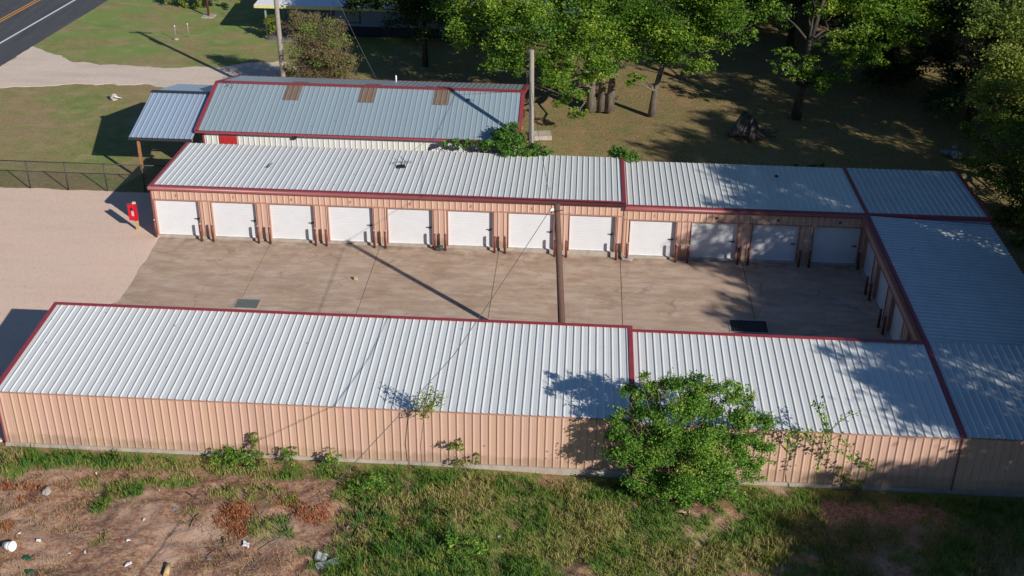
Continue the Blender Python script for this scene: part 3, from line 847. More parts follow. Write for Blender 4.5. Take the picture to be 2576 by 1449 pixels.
m = MB().tube([(0, 0, 0), (.0, 0, 1.1)], .03, 6)
tag(m.build("ground_stake", simple("yellow_guard", (.55, .45, .05), .6), None, Matrix.Translation(G(1312, 352))), "thin yellow stake beside the grey pole", "stake")

# ------------------------------------------------------------------ chain link fence
fx = [-15.9, -13.6, -11.3, -9.05, -6.86, -4.61, -2.45]
fy = 5.36
fence = empty("chain_link_fence", (0, fy, 0), 0, "black chain-link fence between the lawn and the gravel lot", "fence")
for x in fx: MB().tube([(x, 0, -.1), (x, 0, 1.66)], .038, 8).build("post", M_FENCE, fence)
MB().tube([(-15.9, 0, 1.62), (.0, 0, 1.62)], .03, 6).build("top_rail", M_FENCE, fence)
for a, b_ in zip(fx, fx[1:] + [-.02]):
    m = MB(); s_ = .085; H = 1.58
    w = b_ - a; k = -H
    V = []; Fc = []
    while k < w:
        for sg in (1, -1):
            x0 = k if sg == 1 else k; pts = []
            x_a, z_a = (k, 0); x_b, z_b = (k + H, H)
            if x_a < 0: z_a = -x_a; x_a = 0
            if x_b > w: z_b = H - (x_b - w); x_b = w
            if x_b - x_a > .02:
                if sg == -1: z_a, z_b = H - z_a, H - z_b
                i = len(V); t = .005
                V += [(a + x_a, 0, z_a - t + .02), (a + x_b, 0, z_b - t + .02), (a + x_b, 0, z_b + t + .02), (a + x_a, 0, z_a + t + .02)]
                Fc.append((i, i + 1, i + 2, i + 3))
        k += s_
    link("mesh_panel", np_mesh("mesh_panel", V, Fc, M_FENCE), fence)
fence2 = empty("chain_link_fence", (-.02, 5.36, 0), 0)
bpy.data.objects.remove(fence2)

# ------------------------------------------------------------------ red box on a post
s0 = empty("gate_keypad", G(347, 578, -.02), R_(-8), "bright red box on a short tan wooden post at the courtyard entrance", "keypad post")
MB().box(-.075, .075, -.05, .05, -.1, 1.62).build("post", M_WOOD, s0)
m = MB().box(-.30, .17, -.16, -.052, .62, 1.55); m.box(-.30, .17, -.19, -.16, .62, .68); m.box(-.30, .17, -.19, -.16, 1.49, 1.55); m.box(-.30, -.25, -.19, -.16, .68, 1.49); m.box(.12, .17, -.19, -.16, .68, 1.49)
m.build("box", M_SIGN, s0)
MB().box(-.12, .0, -.185, -.161, .88, 1.15).build("keypad", M_SIGNW, s0)
MB().box(-.17, -.05, -.175, -.161, 1.2, 1.34).build("card_reader", M_DARK, s0)
MB().box(-.05, .09, -.12, .0, 1.552, 1.60).build("lid", M_WHITEP, s0)

# ------------------------------------------------------------------ drains in the courtyard
def drain(quad, label, mat_bar, n, mat_pit_shade):
    c = np.mean([G(*q, -.1)[:2] for q in quad], 0); z = float(gz(c[0])) - .03
    pts = [G(*q, z) for q in quad]
    x0 = min(pts[0][0], pts[3][0]); x1 = max(pts[1][0], pts[2][0]); y1 = (pts[0][1] + pts[1][1]) / 2; y0 = (pts[2][1] + pts[3][1]) / 2
    r = empty("drain_grate", ((x0 + x1) / 2, (y0 + y1) / 2, z), 0, label, "drain")
    w, h = (x1 - x0) / 2, (y1 - y0) / 2
    MB().box(-w, w, -h, h, .002, .006).build("pit_shade", mat_pit_shade, r)  # thin dark sheet, the shade inside the drain put into its colour
    MB().box(-w - .07, w + .07, -h - .07, -h, .0, .018).box(-w - .07, w + .07, h, h + .07, .0, .018).box(-w - .07, -w, -h, h, .0, .018).box(w, w + .07, -h, h, .0, .018).build("rim", M_CONC, r)
    for i in range(n):
        a = -w + 2 * w * (i + .12) / n; b_ = -w + 2 * w * (i + .88) / n
        if n == 2:
            a, b_ = -h + 2 * h * (i + .04) / n, -h + 2 * h * (i + .96) / n
            MB().box(-w + .02, w - .02, a, b_, .008, .022).build("cover_plate", mat_bar, r)
        else: MB().box(a, a + (b_ - a) * .5, -h + .01, h - .01, .008, .03).build("bar", mat_bar, r)
drain([(602, 752), (655, 755), (640, 776), (588, 774)], "flat grey-green metal drain cover of two plates near the foreground roof", simple("cover_grey", (.13, .15, .13), .5), 2, M_DARK)
drain([(1837, 808), (1926, 806), (1928, 836), (1840, 835)], "black barred drain grate in the shaded right end of the courtyard", simple("bar_dark", (.05, .05, .045), .6), 14, simple("pit_shade_black", (.008, .008, .008), .6))

# ------------------------------------------------------------------ foliage tools
def leaves(C, size, up=.7, r=None, droop=0.0):
    """rhombic leaves at centres C"""
    r = r or rng; N = len(C)
    n = r.normal(size=(N, 3)); n[:, 2] = np.abs(n[:, 2]) + up; n /= np.linalg.norm(n, axis=1)[:, None]
    a = r.normal(size=(N, 3)); a[:, 2] -= droop
    a -= n * (a * n).sum(1)[:, None]; a /= np.linalg.norm(a, axis=1)[:, None]
    b_ = np.cross(n, a)
    s = size * (0.6 + .8 * r.random(N))[:, None]
    V = np.stack([C - a * s * .5, C + b_ * s * .3 - a * s * .05, C + a * s * .5, C - b_ * s * .3 - a * s * .05], 1).reshape(-1, 3)
    F = np.arange(4 * N).reshape(N, 4)
    return V, F
def clump_leaves(clumps, dens, size, r=None, spread=.34, up=.7, flat=.8, twig_n=26, hollow=.45, droop=0.0, sub=None):
    r = r or rng; Cs = []; T = []
    for (x, y, z, rad) in clumps:
        ns = sub or max(4, int(5 + rad * 3.2))
        d = r.normal(size=(ns, 3)); d[:, 2] = d[:, 2] * .8 + .15; d /= np.linalg.norm(d, axis=1)[:, None]
        sc = d * (rad * (.45 + .6 * r.random(ns)))[:, None]; sc[:, 2] *= flat
        sc = np.vstack([sc, np.zeros((1, 3))])
        sr = rad * (.22 + .26 * r.random(ns + 1)); ton = np.clip(r.normal(.42, .2, ns + 1), 0, 1)
        for k in range(ns + 1):
            nt_ = max(2, int(dens * sr[k] ** 2 * 20))
            e = r.normal(size=(nt_, 3)); e /= np.linalg.norm(e, axis=1)[:, None]
            c = e * (sr[k] * (.35 + .75 * r.random(nt_) ** .7))[:, None]; c[:, 2] *= .62
            c += sc[k] + np.array([x, y, z])
            sp_ = min(spread, sr[k] * .45)
            off = r.normal(size=(nt_, twig_n, 3)) * sp_ * (0.5 + r.random(nt_))[:, None, None]
            off[:, :, 2] *= .5
            if droop: c[:, 2] -= np.abs(r.normal(size=nt_)) * .25 * droop * .3
            Cs.append((c[:, None, :] + off).reshape(-1, 3))
            T.append(np.clip(ton[k] + r.normal(0, .1, nt_)[:, None] + r.normal(0, .09, (nt_, twig_n)), 0, 1).ravel())
    C = np.concatenate(Cs); T = np.concatenate(T)
    V, F = leaves(C, size, up, r, droop)
    return V, F, np.repeat(T, 4)
def limb(m, a, b_, r0, r1, seed=0, n=6, wob=.12, seg=5):
    q = random.Random(seed); a = Vector(a); b_ = Vector(b_); L = (b_ - a).length; pts = []; rad = []
    for i in range(seg + 1):
        t = i / seg; p = a.lerp(b_, t)
        if 0 < i < seg: p += Vector((q.uniform(-1, 1), q.uniform(-1, 1), q.uniform(-.3, .9))) * wob * L * .5 * math.sin(math.pi * t)
        pts.append(p); rad.append(r0 + (r1 - r0) * t ** .8)
    m.tube(pts, rad, n)
    return pts
def tree(label, base, trunks, clumps, leafm, barkm, dens=1.0, size=.16, group=None, name="tree", seed=1, spread=.34, limbs=True, root=None, cat="tree", **kw):
    """trunks: list of (point list, r0, r1); clumps in world coordinates"""
    r = np.random.default_rng(seed)
    root = empty(name, base, 0, label, cat, group)
    B = Vector(base)
    m = MB()
    tips = []
    for pts, r0, r1 in trunks:
        r0 *= .66; r1 *= .75
        pts = [Vector(p) - B for p in pts]
        k = len(pts); rad = [r0 + (r1 - r0) * i / (k - 1) for i in range(k)]
        rad[0] *= 1.35
        m.tube(pts, rad, 9); tips += [(p, q_) for p, q_ in zip(pts[1:], rad[1:])]
    if limbs:
        for i, (x, y, z, rr) in enumerate(clumps):
            c = Vector((x, y, z)) - B
            p, q_ = min(tips, key=lambda t: (t[0] - c).length + (2.5 if t[0].z > c.z else 0))
            pts = limb(m, p, c, min(q_ * .55, .13), .025, i + seed, 5, .2)
            for j in range(4):
                d = Vector(r.normal(size=3).tolist()).normalized() * rr * .85
                limb(m, pts[-2], c + d, .035, .01, i * 7 + j, 4, .2, 3)
    m.build("trunk", barkm, root)
    V, F, T = clump_leaves(clumps, dens, size, r, spread, **kw)
    link("crown", np_mesh("crown", V - np.array(base), F, leafm, {"tone": T}), root)
    return root
def W3(l): return [P(*a[:3]) + (a[3],) for a in l]

# ---- in-view trees placed from the photo
tb = G(1508, 275)
cl = W3([(1150, 85, 20, 1.2), (1205, 55, 19.5, 1.6), (1265, 125, 18.5, 1.2), (1300, 105, 18, 1.7), (1235, 170, 18, 1.0), (1175, 20, 21, 1.7), (1290, 30, 19, 2.0), (1395, 50, 18, 2.2), (1390, 150, 17.5, 1.3), (1300, 185, 17.6, .8),
         (1400, 205, 17, 1.3), (1445, 235, 16.5, 1.1), (1455, 290, 16.4, .6), (1415, 255, 16.7, .6), (1350, 150, 18, 1.2), (1480, 50, 18, 2.1), (1525, 130, 18.5, 1.7), (1500, 195, 19, 1.1), (1560, 90, 20, 1.7), (1545, 10, 19, 2.1), (1210, -40, 20, 2.2),
         (1330, -60, 20, 2.6), (1450, -70, 20, 2.8), (1580, -80, 21, 2.8), (1400, -190, 21, 3), (1520, -220, 21, 3), (1270, -160, 21, 2.6), (1500, 170, 17.5, .9), (1440, 120, 17, 1.2)])
bx, by, bz_ = tb
tree("broad oak with three joined trunks and low hanging bright green limb behind the grey pole", (bx, by, -.1),
     [([(bx - .55, by, -.1), (bx - .6, by, 2), (bx - 1.2, by - .3, 4.5), (bx - 3.2, by - .5, 7.5), (bx - 4.5, by, 10)], .42, .16),
      ([(bx + .1, by + .1, -.1), (bx + .1, by, 2.2), (bx + .2, by - .3, 5), (bx - .3, by, 9), (bx, by, 12)], .36, .14),
      ([(bx + .65, by, -.1), (bx + .75, by, 2), (bx + 1.2, by, 4.6), (bx + 2.2, by + .4, 8), (bx + 2.6, by, 11)], .38, .15)],
     cl, L_OAK, M_BARK, dens=1.5, size=.16, seed=11)
tb = G(1640, 285)
bx, by, bz_ = tb
cl = W3([(1640, 115, 19, 1.5), (1700, 60, 19, 2.0), (1760, 25, 19, 2.2), (1780, 110, 18.5, 1.4), (1760, 165, 18.5, .8), (1850, 65, 18.5, 1.2), (1885, 88, 18.5, .6), (1825, 10, 19, 2.0), (1615, 60, 20, 1.4), (1605, 190, 19.5, .6), (1590, 210, 19.3, .35),
         (1690, 150, 19, 1.0), (1720, 130, 18.8, 1.1), (1680, -40, 20, 2.4), (1800, -80, 20, 2.6), (1700, -180, 20, 3), (1820, -220, 21, 3), (1640, -90, 20, 2.2), (1735, 185, 18.6, .5)])
tree("oak with a slim pale trunk leaning right, spreading over the lit grass", (bx, by, -.1),
     [([(bx, by, -.1), (bx + .1, by, 1.6), (bx + .5, by, 3.4), (bx + 1.5, by - .2, 6), (bx + 2.8, by - .4, 9), (bx + 3.2, by, 12)], .32, .12),
      ([(bx + .5, by, 3.4), (bx - .5, by, 5.5), (bx - 1, by, 8)], .14, .08)],
     cl, L_OAK, M_BARK, dens=1.5, size=.16, seed=12)
tb = G(2003, 292)
bx, by, bz_ = tb
cl = W3([(1985, 135, 20, .75), (1970, 168, 19.6, .7), (2040, 160, 20, .8), (2010, 190, 19.6, .7), (2100, 105, 20, 1.15), (2150, 125, 20, .9), (2065, 215, 19.7, .8), (2095, 195, 20, .9), (2130, 165, 20, .8), (2200, 50, 21.5, 1.9), (2280, 30, 22, 2.1), (2120, 20, 22, 1.6),
         (2050, 10, 22, 1.1), (1955, 30, 22, 1.2), (2180, -50, 22, 2.5), (2300, -60, 23, 3), (2060, -120, 22, 2.6), (1950, -150, 22, 2.4), (2180, -200, 22, 3), (2260, 110, 22.5, 1.4), (2190, 130, 21, 1.0)])
tree("tall dark-trunked oak with forked pale upper stems behind the log pile", (bx, by, -.1),
     [([(bx, by, -.1), (bx + .1, by, 2), (bx + .25, by, 5), (bx + .2, by, 8), (bx - .3, by, 13)], .42, .16),
      ([(bx + .25, by, 5), (bx + .8, by, 8), (bx + 1.4, by, 13)], .2, .12)],
     cl, L_OAK, M_BARKD, dens=1.5, size=.16, seed=13)
# lit trees at the right edge
cl = W3([(2560, 235, 9, 2.0), (2540, 330, 8, 1.5), (2490, 290, 9.5, 1.2), (2470, 410, 8.5, 1.0), (2530, 440, 7.5, 1.4), (2575, 520, 6, 1.3), (2600, 400, 7, 2), (2610, 250, 9, 2.4), (2520, 545, 6.5, .8), (2450, 350, 10, 1.0), (2570, 150, 11, 2.2), (2640, 330, 8, 2.5), (2620, 480, 6, 2), (2500, 200, 12, 1.4), (2560, 60, 13, 2.2), (2590, 600, 4, 1.4)])
tree("leafy yellow-green tree overhanging the right edge behind the corner roof", (50.0, 8.5, -.2), [([(50, 8.5, -.2), (49.8, 8.3, 3), (49.5, 8, 6), (49.5, 8, 11)], .3, .1)], cl, L_YEL, M_BARKD, dens=1.8, size=.16, seed=14)
# dark evergreen behind the brown bush
tb = G(1070, 165)
cl = W3([(930, 5, 30, 1.6), (1010, 20, 29, 1.9), (1075, 50, 28, 1.7), (980, -40, 29, 2.6), (1080, -40, 29, 3.0), (1110, 10, 28, 1.6), (1040, -120, 29, 3.0), (900, -40, 31, 1.8), (1130, -90, 28, 2.6), (1060, 95, 28, .9)])
tree("dark evergreen hanging over the white-roofed house", (tb[0], tb[1], -.1), [([(tb[0], tb[1], -.1), (tb[0], tb[1], 4), (tb[0] + .2, tb[1], 9)], .3, .12)], cl, L_DARK, M_BARKD, dens=1.5, size=.18, seed=15)

# ---- generic trees (shared meshes) for the wood and the tree belt beyond the right edge
def generic(seed, H, R, leafm, dens=.9, size=.24, low=.25):
    r = np.random.default_rng(seed); cl = []
    for k in range(26):
        t = r.random(); z = H * (low + (1 - low) * t ** .8) - .5
        prof = math.sin(math.pi * min(1, .18 + .8 * (z / H - low) / (1 - low) * .95 + .0)) ** .6
        a = r.random() * 6.28; d = R * prof * (.25 + .75 * r.random() ** .6)
        cl.append((math.cos(a) * d, math.sin(a) * d, z, R * (.24 + .16 * r.random())))
    m = MB(); tr = [Vector((0, 0, -.2)), Vector((.1, .1, H * .25)), Vector((-.1, .2, H * .55)), Vector((.1, 0, H * .9))]
    m.tube(tr, [.38, .27, .18, .06], 8)
    for i, (x, y, z, rr) in enumerate(cl):
        limb(m, tr[1] if z < H * .6 else tr[2], (x, y, z), .09, .03, i, 5, .2)
    V, F, T = clump_leaves(cl, dens, size, r, .42, twig_n=20)
    return m.mesh("trunk", M_BARKD), np_mesh("crown", V, F, leafm, {"tone": T})
G_A = generic(21, 14.5, 4.8, L_FOREST, .95)
G_B = generic(22, 16, 5.4, L_FOREST, 1.0, low=.15)
G_C = generic(23, 13.0, 4.4, L_DARK, 1.5, low=.12)
def gtree(label, x, y, kind, s=1.0, rz=0.0, group=None):
    tr, cr = kind
    o = empty("tree", (x, y, -.25), rz, label, "tree", group); o.scale = (s, s, s)
    link("trunk", tr, o); link("crown", cr, o)
    return o
wood = [(44, 30, G_C, 1.0), (50, 26, G_B, .95), (56, 22, G_C, 1.1), (38, 36, G_A, 1.0), (46, 38, G_B, 1.0), (54, 34, G_A, 1.1), (62, 30, G_B, 1.1), (33, 44, G_B, 1.0), (41, 46, G_C, 1.1), (50, 45, G_A, 1.05), (59, 43, G_C, 1.2), (27, 50, G_A, 1.0), (36, 54, G_C, 1.15),
        (46, 55, G_B, 1.1), (56, 54, G_A, 1.2), (17, 40, G_C, .95), (12, 50, G_B, 1.0), (21, 55, G_C, 1.1), (66, 52, G_B, 1.2), (29, 62, G_B, 1.2), (42, 64, G_A, 1.2), (54, 65, G_C, 1.2), (15, 62, G_A, 1.1), (66, 64, G_C, 1.2), (70, 40, G_A, 1.1), (52, 15.5, G_C, .85), (60, 12, G_B, 1.0),
        (47.5, 21, G_C, .8)]
_rows = {0: "front", 1: "middle", 2: "back"}
_rk = [0 if y < 33 else (1 if y < 50 else 2) for (x, y, k, s) in wood]
WL = []
for i, (x, y, k, s) in enumerate(wood):
    n_ = sum(1 for j in range(len(wood)) if _rk[j] == _rk[i] and wood[j][0] < x)
    WL.append("shaded woodland tree, %s from the left in the %s row of the wood" % ((ORD + ['thirteenth', 'fourteenth'])[n_ + sum(1 for j in range(i) if _rk[j] == _rk[i] and wood[j][0] == x)], _rows[_rk[i]]))
for i, (x, y, k, s) in enumerate(wood):
    gtree(WL[i], x + random.uniform(-1, 1), y + random.uniform(-1, 1), k, s * random.uniform(.92, 1.08), random.uniform(0, 6.28), "trees of the shaded wood")
belt = [(49.5, -44, .92), (55, -41, 1.0), (50.5, -37.5, .9), (58, -34, 1.05), (52.5, -32, .9), (55, -27.5, 1.05), (49.5, -25.5, .95), (54.5, -21, 1.05), (49, -19.5, .95), (49.5, -13.5, 1.0), (54.5, -8, 1.1), (53.2, -4.3, 1.22), (50.5, -7.0, 1.0), (60, 6, 1.0),
        (61, -38, 1.1), (54.5, -48, 1.0), (46.8, -6.5, .85)]
for i, (x, y, s) in enumerate(belt):
    gtree("tree of the belt just beyond the right edge that shades the lot", x, y, (G_A, G_B, G_A, G_C)[i % 4], s, i * 1.7, "tree belt beyond the right edge")

# willow-like plant and brown post at the top left
wb = G(470, 5)
cl = W3([(440, -25, 43, .8), (480, -25, 42.5, .9), (515, -20, 42, .7), (460, -5, 42.3, .55), (500, -2, 42, .5), (425, -12, 43, .4), (470, -60, 43, 1.3), (520, -60, 43, 1.2), (570, -25, 41, .6), (600, -20, 41, .5)])
tree("drooping light green willow at the top left edge", (wb[0], 43.5, 0), [([(wb[0], 43.5, -.1), (wb[0], 43.5, 2), (wb[0] + .3, 43.5, 4)], .16, .06)], cl, L_YEL, M_BARK, dens=2.2, size=.2, seed=16, name="willow", droop=3.0, up=.1, flat=1.1)
pb = G(525, 40)
bp = empty("post", (pb[0], pb[1], 0), 0, "thin brown steel post on a small concrete pad in the lawn", "post")
MB().tube([(0, 0, 0), (0, 0, 3.2)], .09, 8).build("shaft", M_BOLL, bp)
MB().box(-.5, .5, -.5, .5, -.15, .03).build("pad", M_CONC, bp)
for (u, v, h, lab) in ((443, 98, .95, "left white-topped marker stake with a pale base in the lawn"), (475, 93, .95, "right white-topped marker stake in the lawn")):
    g = G(u, v)
    mk = empty("marker_stake", g, 0, lab, "stake", "marker stakes in the lawn")
    MB().tube([(0, 0, 0), (0, 0, h)], .022, 6).build("rod", M_GREYMETAL, mk)
    MB().tube([(0, 0, h), (0, 0, h + .12)], .04, 6).build("cap", M_WHITEP, mk)
    if u == 443: MB().tube([(0, 0, -.05), (0, 0, .05)], .2, 10).build("base", M_CONC, mk)
g = G(286, 249)
st = blob("stump", M_ROCK, (g[0], g[1], .1), (.26, .22, .28), 3); tag(st, "pale stump or stone in the lawn with a white pipe beside it", "stump")
tag(MB().tube([G(289, 243, .35), G(307, 247, .06)], .035, 6).build("pipe", M_WHITEP), "short white pipe leaning on the pale stump in the lawn", "pipe")

# ---- house with the white roof at the top
hs = empty("house", (-3.2, 34.0, 0), 0, "slate blue house with a flat white roof and pale yellow fascia at the top edge", "house")
m = MB(); m.v = [(0, 0, 2.75), (26, 0, 2.75), (26, 14, 3.3), (0, 14, 3.3), (0, 0, 2.62), (26, 0, 2.62), (26, 14, 3.17), (0, 14, 3.17)]
m.f = [(0, 1, 2, 3), (7, 6, 5, 4), (1, 2, 6, 5), (2, 3, 7, 6), (3, 0, 4, 7), (0, 4, 5, 1)]; m.sm = [False] * 6
m.build("roof", M_WROOF, hs)
MB().box(-.02, 26, -.04, -.002, 2.5, 2.74).build("fascia", M_YEL, hs)
MB().box(-.04, -.002, -.04, 14, 2.5, 2.74).build("fascia", M_YEL, hs)
wl = MB().box(5.8, 26, 1.8, 13, .75, 2.62).build("wall", M_HOUSE, hs)
for q in range(12): MB().box(5.79 + q * 1.2, 5.81 + q * 1.2 + .02, 1.785, 1.8, .76, 2.6).build("siding_batten", M_HOUSE, wl)
MB().box(5.75, 26, 1.72, 13, 0, .74).build("skirting", M_HOUSEB, hs)
wf = MB().box(-.55, .55, -.03, 0, -.75, -.68).box(-.55, .55, -.03, 0, .68, .75).box(-.55, -.48, -.03, 0, -.68, .68).box(.48, .55, -.03, 0, -.68, .68).build("window", M_DARK, hs, Matrix.Translation((7.2, 1.78, 1.75)))
MB().box(-.48, .48, -.012, -.002, -.68, .68).build("pane", simple("window_glass", (.2, .25, .27), .15), wf)
for (x, y) in ((.7, .45), (.7, 6), (3.2, .45)): MB().box(-.06, .06, -.06, .06, 0, 2.62).build("post", M_GREYMETAL, hs, Matrix.Translation((x, y, 0)))
sheet("paving", [(-2.6, 33.9), (2.9, 33.9), (2.9, 47), (-2.6, 47)], -.004, simple("dark_paving", (.2, .17, .15), .9, 0, .2, 2), 0, thick=.3)

# ---- bushes near the house
def bush(label, base, clumps, leafm, dens, size, seed, stems=20, name="bush", stemm=None, h=2.0, spreadr=1.2, stem_r=.02, cat="bush", **kw):
    r = random.Random(seed)
    root = empty(name, base, 0, label, cat)
    B = np.array(base); m = MB()
    for i in range(stems):
        c = clumps[r.randrange(len(clumps))]
        e = Vector((c[0] + r.uniform(-.8, .8) * c[3], c[1] + r.uniform(-.8, .8) * c[3], c[2] + r.uniform(-.2, .9) * c[3])) - Vector(base)
        limb(m, (r.uniform(-.2, .2), r.uniform(-.2, .2), -.1), e, stem_r, stem_r * .3, seed * 31 + i, 4, .15, 5)
    m.build("stems", stemm or M_TWIG, root)
    V, F, T = clump_leaves(clumps, dens, size, np.random.default_rng(seed), **kw)
    link("foliage", np_mesh("foliage", V - B, F, leafm, {"tone": T}), root)
    return root
cl = W3([(760, 70, 21, 1.0), (800, 60, 21, 1.1), (840, 90, 21, 1.0), (770, 120, 20.5, 1.2), (820, 130, 20.3, 1.2), (860, 140, 20.6, 1.0), (750, 165, 20.6, .9), (800, 175, 20.2, 1.2), (850, 180, 20.4, 1.1), (880, 170, 20.8, .8), (735, 200, 20.8, .8), (790, 215, 20.2, 1.1), (850, 220, 20.3, 1.1), (745, 45, 21.2, .6), (855, 65, 21.3, .5)])
bush("big twiggy brown-green crape myrtle between the tall pole and the dark wood", (4.6, 21.0, -.05), cl, L_MYRTLE, 8, .09, 31, stems=480, spread=.28, twig_n=22, hollow=.3, stem_r=.022, flat=1.0)
g = G(685, 88)
cl = W3([(683, 62, 34.0, .55), (693, 55, 34.3, .55), (676, 50, 34.3, .4), (690, 72, 34, .5)])
bush("small round yellow-green bush by the house's white roof post", (g[0], 34.4, 0), cl, L_YEL, 8, .12, 32, stems=10, spread=.18)

# ---- vines on the grey building's corner and the far roof edge
def vine(label, pts, seed, size=.14):
    cl = W3(pts); base = (cl[0][0], cl[0][1], 0)
    return bush(label, base, cl, L_VINE, 6, size, seed, stems=14, name="vine", spread=.16, stem_r=.02, cat="vine", twig_n=24, hollow=.2)
vine("bright green vine mound climbing the right corner of the grey building", [(1275, 345, 6.7, .7), (1255, 352, 6.7, .7), (1290, 328, 6.9, .6), (1302, 350, 6.7, .6), (1270, 372, 6.5, .6), (1290, 378, 6.45, .5), (1240, 368, 6.7, .35), (1210, 366, 6.7, .42), (1180, 364, 6.7, .4), (1150, 362, 6.7, .36), (1280, 375, 6.6, .45), (1300, 350, 7.0, .4), (1310, 372, 6.6, .4), (1340, 375, 6.55, .5), (1368, 382, 6.5, .45), (1325, 385, 6.5, .4), (1355, 388, 6.4, .3), (1385, 384, 6.6, .2), (1122, 362, 6.7, .25)], 41)
vine("small green vine tuft spilling over the roof joint at the back of the far rows", [(1565, 386, 6.5, .5), (1548, 380, 6.6, .4), (1588, 391, 6.5, .42), (1572, 396, 6.4, .22)], 42)
vine("low strip of weeds behind the shaded part of the far roof", [(2040, 418, 6.9, .2), (2065, 420, 6.9, .2), (2000, 416, 6.9, .12)], 43)

# ---- log pile, slab and junk
lp = empty("log_pile", G(1880, 345), 0, "dark pile of leaning logs and brush in the shaded yard", "log pile")
B = Vector(lp.location)
lr = random.Random(5)
for i in range(11):
    a = Vector(G(1832 + i * 7 + lr.uniform(-4, 4), 338 + i * 1.2 + lr.uniform(-3, 5), .12)); b_ = Vector(P(1872 + i * 3.2 + lr.uniform(-4, 4), 278 + i * 3.0 + lr.uniform(-3, 3), a.y + 1.5))
    b_.z = max(min(b_.z, 1.35), .4)
    MB().tube([a - B, a.lerp(b_, .5) - B + Vector((0, 0, .05)), b_ - B], [.14, .13, .09], 7).build("log", M_LOG, lp)
m = MB()
for i in range(90):
    a = Vector(G(lr.uniform(1880, 1950), lr.uniform(322, 345), lr.uniform(0.05, .5))); d = Vector((lr.uniform(-1, 1), lr.uniform(-.6, .6), lr.uniform(-.35, .5))) * .8
    limb(m, a - B, a - B + d, .03, .008, i, 4, .2, 3)
m.build("brush", M_LOG, lp)["kind"] = "stuff"
tag(MB().box(-.55, .55, -.5, .5, 0, .28).build("concrete_block", M_CONC, None, Matrix.Translation(G(1364, 346, -.05)) @ Matrix.Rotation(.15, 4, 'Z')), "square weathered concrete block on the grass right of the grey pole", "block")
jr = random.Random(8)
for i, (u, v, s, mt, lab) in enumerate([(2385, 385, .25, M_BLUEP, "crumpled blue-grey tarp bundle by the trees at the right"), (2400, 372, .12, M_GREYMETAL, "small pale bag by the trees at the right"), (2405, 392, .3, M_GREYMETAL, "dull grey junk lump by the trees at the right")]):
    g = G(u, v); tag(blob("junk_bundle", mt, (g[0], g[1], .05), (s * 1.6, s, s * .8), i + 3, rz=i), lab, "junk")
# things lying in the courtyard and on the roofs
g = G(1106, 624, -.03); tag(blob("bag", simple("dark_green_bag", (.03, .04, .035), .5), (g[0], -.35, .07), (.27, .17, .15), 6, rz=.1), "dark bag slumped between two bollards below the pier left of the sixth door", "bag")
g = G(895, 703); tag(blob("stone", simple("tan_stone", (.5, .36, .2), .8), (g[0], g[1], .05), (.12, .1, .09), 7), "tan stone lying alone on the courtyard concrete", "stone")
g = G(1555, 648, -.1); tag(MB().box(-.25, .25, -.12, .12, 0, .1).build("brick", M_ROCK, None, Matrix.Translation((24.5, -.42, -.15)) @ Matrix.Rotation(-.3, 4, 'Z')), "pale brick at the foot of the wall where the two far rows meet", "brick")
g = G(1010, 421, 2.72)
ta = empty("television_aerial", (g[0], g[1], 2.74), .3, "black plate with curled wires lying on the long far roof", "aerial")
MB().box(-.22, .2, -.2, .2, .02, .06).build("plate", M_DARK, ta)
MB().tube([(.1, .1, .06), (.3, .45, .12), (.15, .7, .18), (.1, 1.0, .2)], .018, 5).tube([(.3, .4, .1), (.55, .45, .12), (.6, .3, .1), (.3, .25, .08)], .014, 5).tube([(.25, .45, .1), (-.3, .55, .1), (-.45, .4, .08), (-.2, .3, .06)], .012, 5).build("wire_loops", M_DARK, ta)
g = G(676, 424, 2.72); tag(MB().tube([(0, 0, .05), (.05, .1, .12), (.08, .5, .1)], .02, 5).tube([(0, 0, .05), (-.15, .05, .05)], .025, 5).build("bent_rod", M_DARK, None, Matrix.Translation((g[0], g[1], 2.75))), "short bent dark rod lying on the left part of the far roof", "rod")
g = G(1953, 444, 2.55); tag(MB().box(-.09, .09, -.07, .07, .03, .09).build("roof_bracket", M_DARK, None, Matrix.Translation((g[0], g[1], 2.52))), "small black block on the shaded far roof", "bracket")

# ------------------------------------------------------------------ foreground shrubs
sb = G(1725, 1232)
cl = W3([(1590, 985, -19.3, .5), (1640, 965, -19.4, .5), (1690, 960, -19.5, .5), (1745, 965, -19.5, .5), (1795, 980, -19.5, .5), (1845, 990, -19.4, .45), (1880, 1010, -19.3, .4), (1610, 1035, -19.6, .65), (1690, 1030, -19.8, .8), (1770, 1035, -19.8, .8), (1845, 1045, -19.6, .65), (1905, 1055, -19.4, .5),
         (1560, 1070, -19.5, .5), (1630, 1100, -19.8, .75), (1710, 1110, -20.0, .9), (1790, 1110, -20.0, .9), (1865, 1105, -19.7, .65), (1915, 1120, -19.5, .45), (1575, 1130, -19.7, .55), (1645, 1160, -20.0, .75), (1730, 1170, -20.1, .85), (1810, 1165, -20.0, .8), (1880, 1165, -19.7, .55),
         (1680, 1215, -20.1, .6), (1740, 1225, -20.2, .6), (1610, 1185, -19.9, .5), (1810, 1215, -20, .5), (1890, 1195, -19.6, .35), (1640, 1000, -19, .55), (1750, 1010, -19, .65), (1560, 1150, -19.6, .4), (1780, 1235, -20.1, .4), (1640, 1225, -20.0, .35), (1545, 1100, -19.5, .35), (1600, 1212, -20.0, .45), (1660, 1243, -20.2, .5), (1720, 1252, -20.3, .5), (1790, 1248, -20.2, .45), (1850, 1232, -20, .4)])
shrub = bush("big dense bright green shrub against the salmon back wall, reaching over the roof", (sb[0], -19.6, -.25), cl, L_SHRUB, 14, .08, 51, stems=90, name="shrub", spread=.27, stem_r=.035, cat="shrub", twig_n=24, hollow=.35, up=.4)
